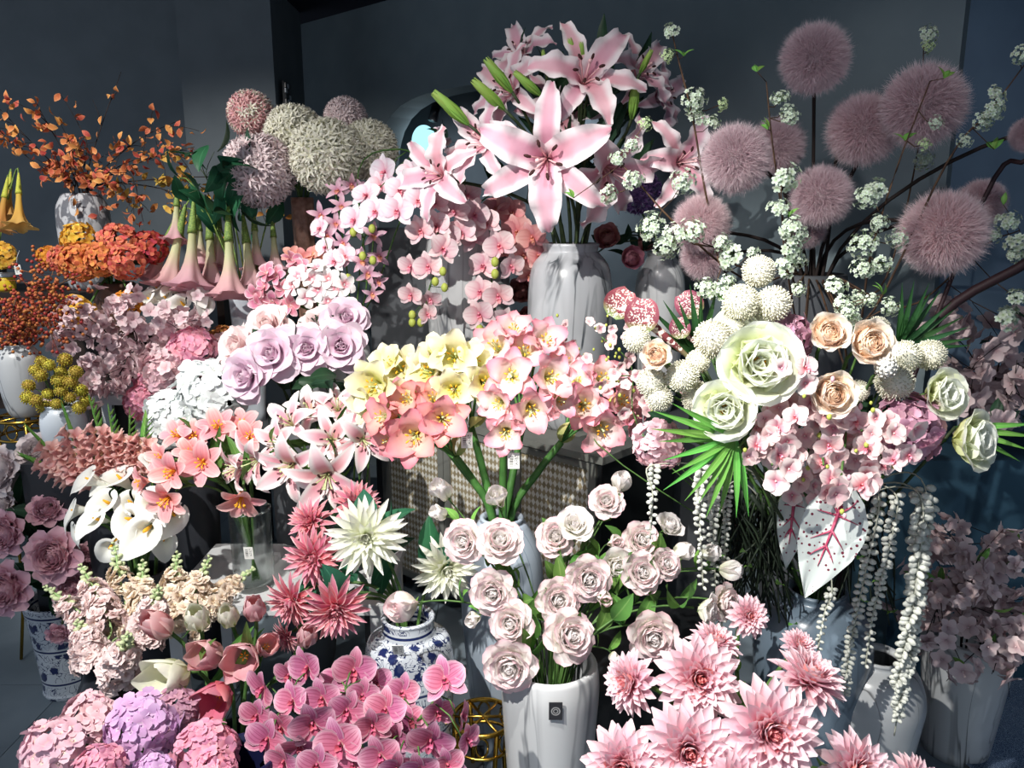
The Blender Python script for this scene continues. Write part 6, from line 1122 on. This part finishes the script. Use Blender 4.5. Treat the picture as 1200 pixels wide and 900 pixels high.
# ---------------------------------------------------------------- hanging strands, caladium, trailing greens
PEARL = MB().add(ball(.36, .30, .5, 7, 5)).mesh('bead_leaf', plain('white bead leaf', '#c9ccc2', .5, trans=.15, col2='#d8dad2', nscale=8)); M_CORD = plain('pale cord', '#a9ab9c', .7)
for lab, path, w_, dense in (('white beaded strand hanging beside the black cabinet side', [(766, 545, 1.62), (765, 580, 1.6), (762, 632, 1.6)], 10, 1), ('greenish white beaded strand second from the cabinet side', [(822, 548, 1.66), (820, 600, 1.65), (824, 690, 1.65)], 11, 1), ('shaded beaded strand third from the cabinet side', [(838, 560, 1.7), (836, 620, 1.7), (840, 715, 1.7)], 10, 1), ('thin shaded beaded strand behind the far rose buds', [(852, 570, 1.74), (850, 640, 1.74), (846, 740, 1.74)], 8, 1),
        ('white beaded strand next to the caladium leaf, longest thin one', [(1030, 580, 1.6), (1012, 680, 1.6), (996, 760, 1.6), (990, 815, 1.6)], 11, 1), ('white beaded strand second beyond the caladium leaf', [(1050, 580, 1.58), (1040, 650, 1.58), (1025, 710, 1.58), (1014, 782, 1.58)], 11, 1), ('bright white beaded strand, the widest one', [(1078, 580, 1.6), (1074, 680, 1.58), (1062, 750, 1.58), (1050, 810, 1.58)], 15, 1.2), ('white beaded strand behind the widest one', [(1090, 585, 1.64), (1082, 660, 1.64), (1078, 730, 1.64)], 11, 1), ('lowest white beaded strand reaching over the rounded vase', [(1084, 570, 1.66), (1070, 740, 1.6), (1058, 800, 1.58), (1048, 862, 1.58)], 13, 1.1), ('dim beaded strand in front of the big blue grey vase', [(975, 690, 1.66), (966, 720, 1.64), (958, 765, 1.64)], 9, 1)):
    P = [at(*q) for q in path]; top = at(960, 610, 1.78); foot = Vector((V_BOU['x'], V_BOU['y'], V_BOU['zm'] - .12)); m = Vector((V_BOU['x'], V_BOU['y'], V_BOU['zm'])); a = P[0]
    pts = [Vector(q) for q in smooth_path([foot, m, m.lerp(a, .5) + Vector((0, .02, .12)), a] + P[1:], 8)]; root = thing('beaded_strand', lab, 'hanging strand', foot, 'white beaded strands'); put_stem(root, foot, pts, .0018, M_CORD, 5, 'cord')
    h = [Vector(q) for q in smooth_path(P, 10)]; L = sum((h[i + 1] - h[i]).length for i in range(len(h) - 1)); n = int(L / .0095 * 2 * dense); s0 = ps(w_, path[-1][1], path[-1][2])
    for i in range(min(n, 120)):
        f = i / n; x = f * (len(h) - 1); q = h[int(x)].lerp(h[min(len(h) - 1, int(x) + 1)], x % 1); an = i * 2.0 + random.uniform(-.5, .5); d = Vector((math.cos(an), math.sin(an), random.uniform(-.45, .1))); s = s0 * (1 - .35 * f) * random.uniform(.85, 1.1)
        part('bead_leaf', PEARL, root, T3(q + d * s * .5 - foot) @ aim(d) @ Matrix.Scale(s * .9, 4))
# caladium leaf: outline in its own plane, veins as raised parts
def caladium(lab, tip, base, wid, Y0, Y1, V):
    B, Tp = at(*base, Y0), at(*tip, Y1); d = (Tp - B); L = d.length; d.normalize(); nr = Vector((-.1, -1, .25)); nr = (nr - d * nr.dot(d)).normalized(); y = nr.cross(d)
    M = Matrix((d, y, nr)).transposed().to_4x4(); foot = Vector((V['x'], V['y'], V['zm'] - .15)); root = thing('caladium_leaf', lab, 'caladium leaf', foot, None)
    put_stem(root, foot, [Vector(q) for q in smooth_path([foot, Vector((V['x'], V['y'], V['zm'])), B + Vector((0, .08, .02)), B], 6)], .004, plain('caladium stalk', '#8c4a58', .5))
    prof = np.interp(np.linspace(-.32, 1, 22), [-.32, -.2, 0, .2, .45, .7, .9, 1], [.18, .62, .95, 1, .86, .52, .18, .01]); s = np.linspace(-1, 1, 15); V_ = []; A = []
    for i, x in enumerate(np.linspace(-.32, 1, 22)):
        for q in s:
            w_ = prof[i] * wid / 2; yy = q * w_; notch = -.0 if x > -.02 else max(0, (-x) * .5 - abs(q) * .25); rip = .012 * math.sin(9 * x - 7 * abs(q)) * abs(q) ** .6; V_.append((x * L, (yy + math.copysign(notch * L * .3, q)), .03 * L * abs(q) - .10 * L * max(0, x) ** 2 + rip * L)); A.append((max(0, x), abs(q), 0))
    k = NT('spotted white caladium'); v1 = k.new('ShaderNodeTexVoronoi'); v1.inputs['Scale'].default_value = 85; k.link(k.coord((1, 1, 1)), v1.inputs[0]); n1 = k.noise(40, 3, k.coord())
    sp = k.math('MULTIPLY', k.rng(k.math('ADD', v1.outputs['Distance'], k.math('MULTIPLY', n1, .35)), .44, .38), k.rng(k.noise(16, 2, k.coord()), .42, .5)); c = k.mix(sp, lin('#d3dcd8'), lin('#6e2038')); mat = k.bsdf(c, .5, trans=.2, spec=.3)
    part('leaf_blade', MB().add((V_, grid_faces(22, 15), A)).mesh('leaf_blade', mat), root, T3(B - foot) @ M)
    vm = plain('crimson vein', '#9c2f50', .5, col2='#b5556e'); zf = lambda x, q: .03 * L * abs(q) - .10 * L * max(0, x) ** 2 + .012 * L * math.sin(9 * x - 7 * abs(q)) * abs(q) ** .6 + .0015
    part('vein', MB().add(tube([(x * L, 0, zf(x, 0)) for x in np.linspace(-.1, .62, 10)], [.0045, .003, .0008], 5)).mesh('vein', vm), root, T3(B - foot) @ M)
    for sx in (-1, 1):
        for x0, q1, dx in ((0, .75, -.22), (.02, .7, .02), (.2, .6, .16), (.38, .5, .15)):
            pp = [(min(.95, x0 + dx * t) * L, sx * q1 * t * wid / 2 * np.interp(x0 + dx * t, [-.32, 0, .45, 1], [.3, .95, .86, .05]), zf(x0 + dx * t, q1 * t)) for t in np.linspace(0, 1, 6)]; part('vein', MB().add(tube(pp, [.003, .0018, .0006], 4)).mesh('vein', vm), root, T3(B - foot) @ M)
caladium('large white caladium leaf with crimson veins and spots', (945, 702), (982, 602), .13, 1.5, 1.46, V_BOU)
caladium('second white caladium leaf edge behind the first, mostly shaded', (922, 668), (930, 590), .07, 1.68, 1.64, V_BOU)
TRAIL = plain('very dark green', '#151d16', .55, col2='#1f2a1c')
for lab, x, n in (('dark trailing greenery hanging under the palm fan', 880, 90), ('dark trailing stems behind the caladium leaf', 1000, 40)):
    foot = Vector((V_BOU['x'], V_BOU['y'], V_BOU['zm'] - .1)); root = thing('trailing_greenery', lab, 'greenery', foot, None); b = MB()
    for i in range(n):
        p0 = at(x + random.uniform(-40, 45), random.uniform(565, 600), 1.74 + random.uniform(0, .1)); p1 = at(x + random.uniform(-48, 52), random.uniform(660, 735), 1.72 + random.uniform(0, .12)); m_ = (p0 + p1) / 2 + Vector(np.random.normal(0, .012, 3))
        b.add(tube(smooth_path([p0 - foot, m_ - foot, p1 - foot], 4), [.003, .002], 4))
    b.add(tube(smooth_path([(0, 0, 0), (0, 0, .1), at(x, 580, 1.76) - foot], 5), .006)); part('trailing_stems', b.mesh('trailing_stems', TRAIL), root, kind='stuff')
    for i in range(5): put_leaf(root, foot, at(x + random.uniform(-20, 50), random.uniform(640, 730), 1.7), Vector((random.uniform(-.5, .5), -.5, -.6)), .045, LFB)
# blossom plant seen through the opening, dark lily leaves over the trumpets
V_ALC = vase('grey_vase', 'grey vase seen through the wall opening behind the lilies', tuple(at(540, 215, 4.95)), .22, .07, ROUNDV, GREYP); V_ALC['o'].location.z = .6; V_ALC['zm'] = .82; V_ALC['z0'] = .6
branch('blossom_branch', 'pale blossom branch seen through the wall opening', 'blossom branch', None, V_ALC, [(540, 250, 4.9), (528, 190, 4.85), (518, 140, 4.8)], 9, CHER['rosy'], 34, 11, spread=.06, leafm=LFD, nl=4, ll=.1)
branch('leaf_branch', 'dark green leaf branch over the pink angel trumpets', 'branch', None, V_BRU, [(270, 250, 2.95), (245, 215, 2.9), (235, 190, 2.86)], 6, [LFT, LFD], 18, 40, mat=G_DARK, spread=.09, pname='leaf')
branch('leaf_branch', 'dark green leaf branch drooping under the lavender roses', 'branch', None, V_LAV, [(360, 450, 2.35), (390, 445, 2.3), (405, 470, 2.28)], 6, [LFD], 26, 34, mat=G_DARK, spread=.1, pname='leaf')
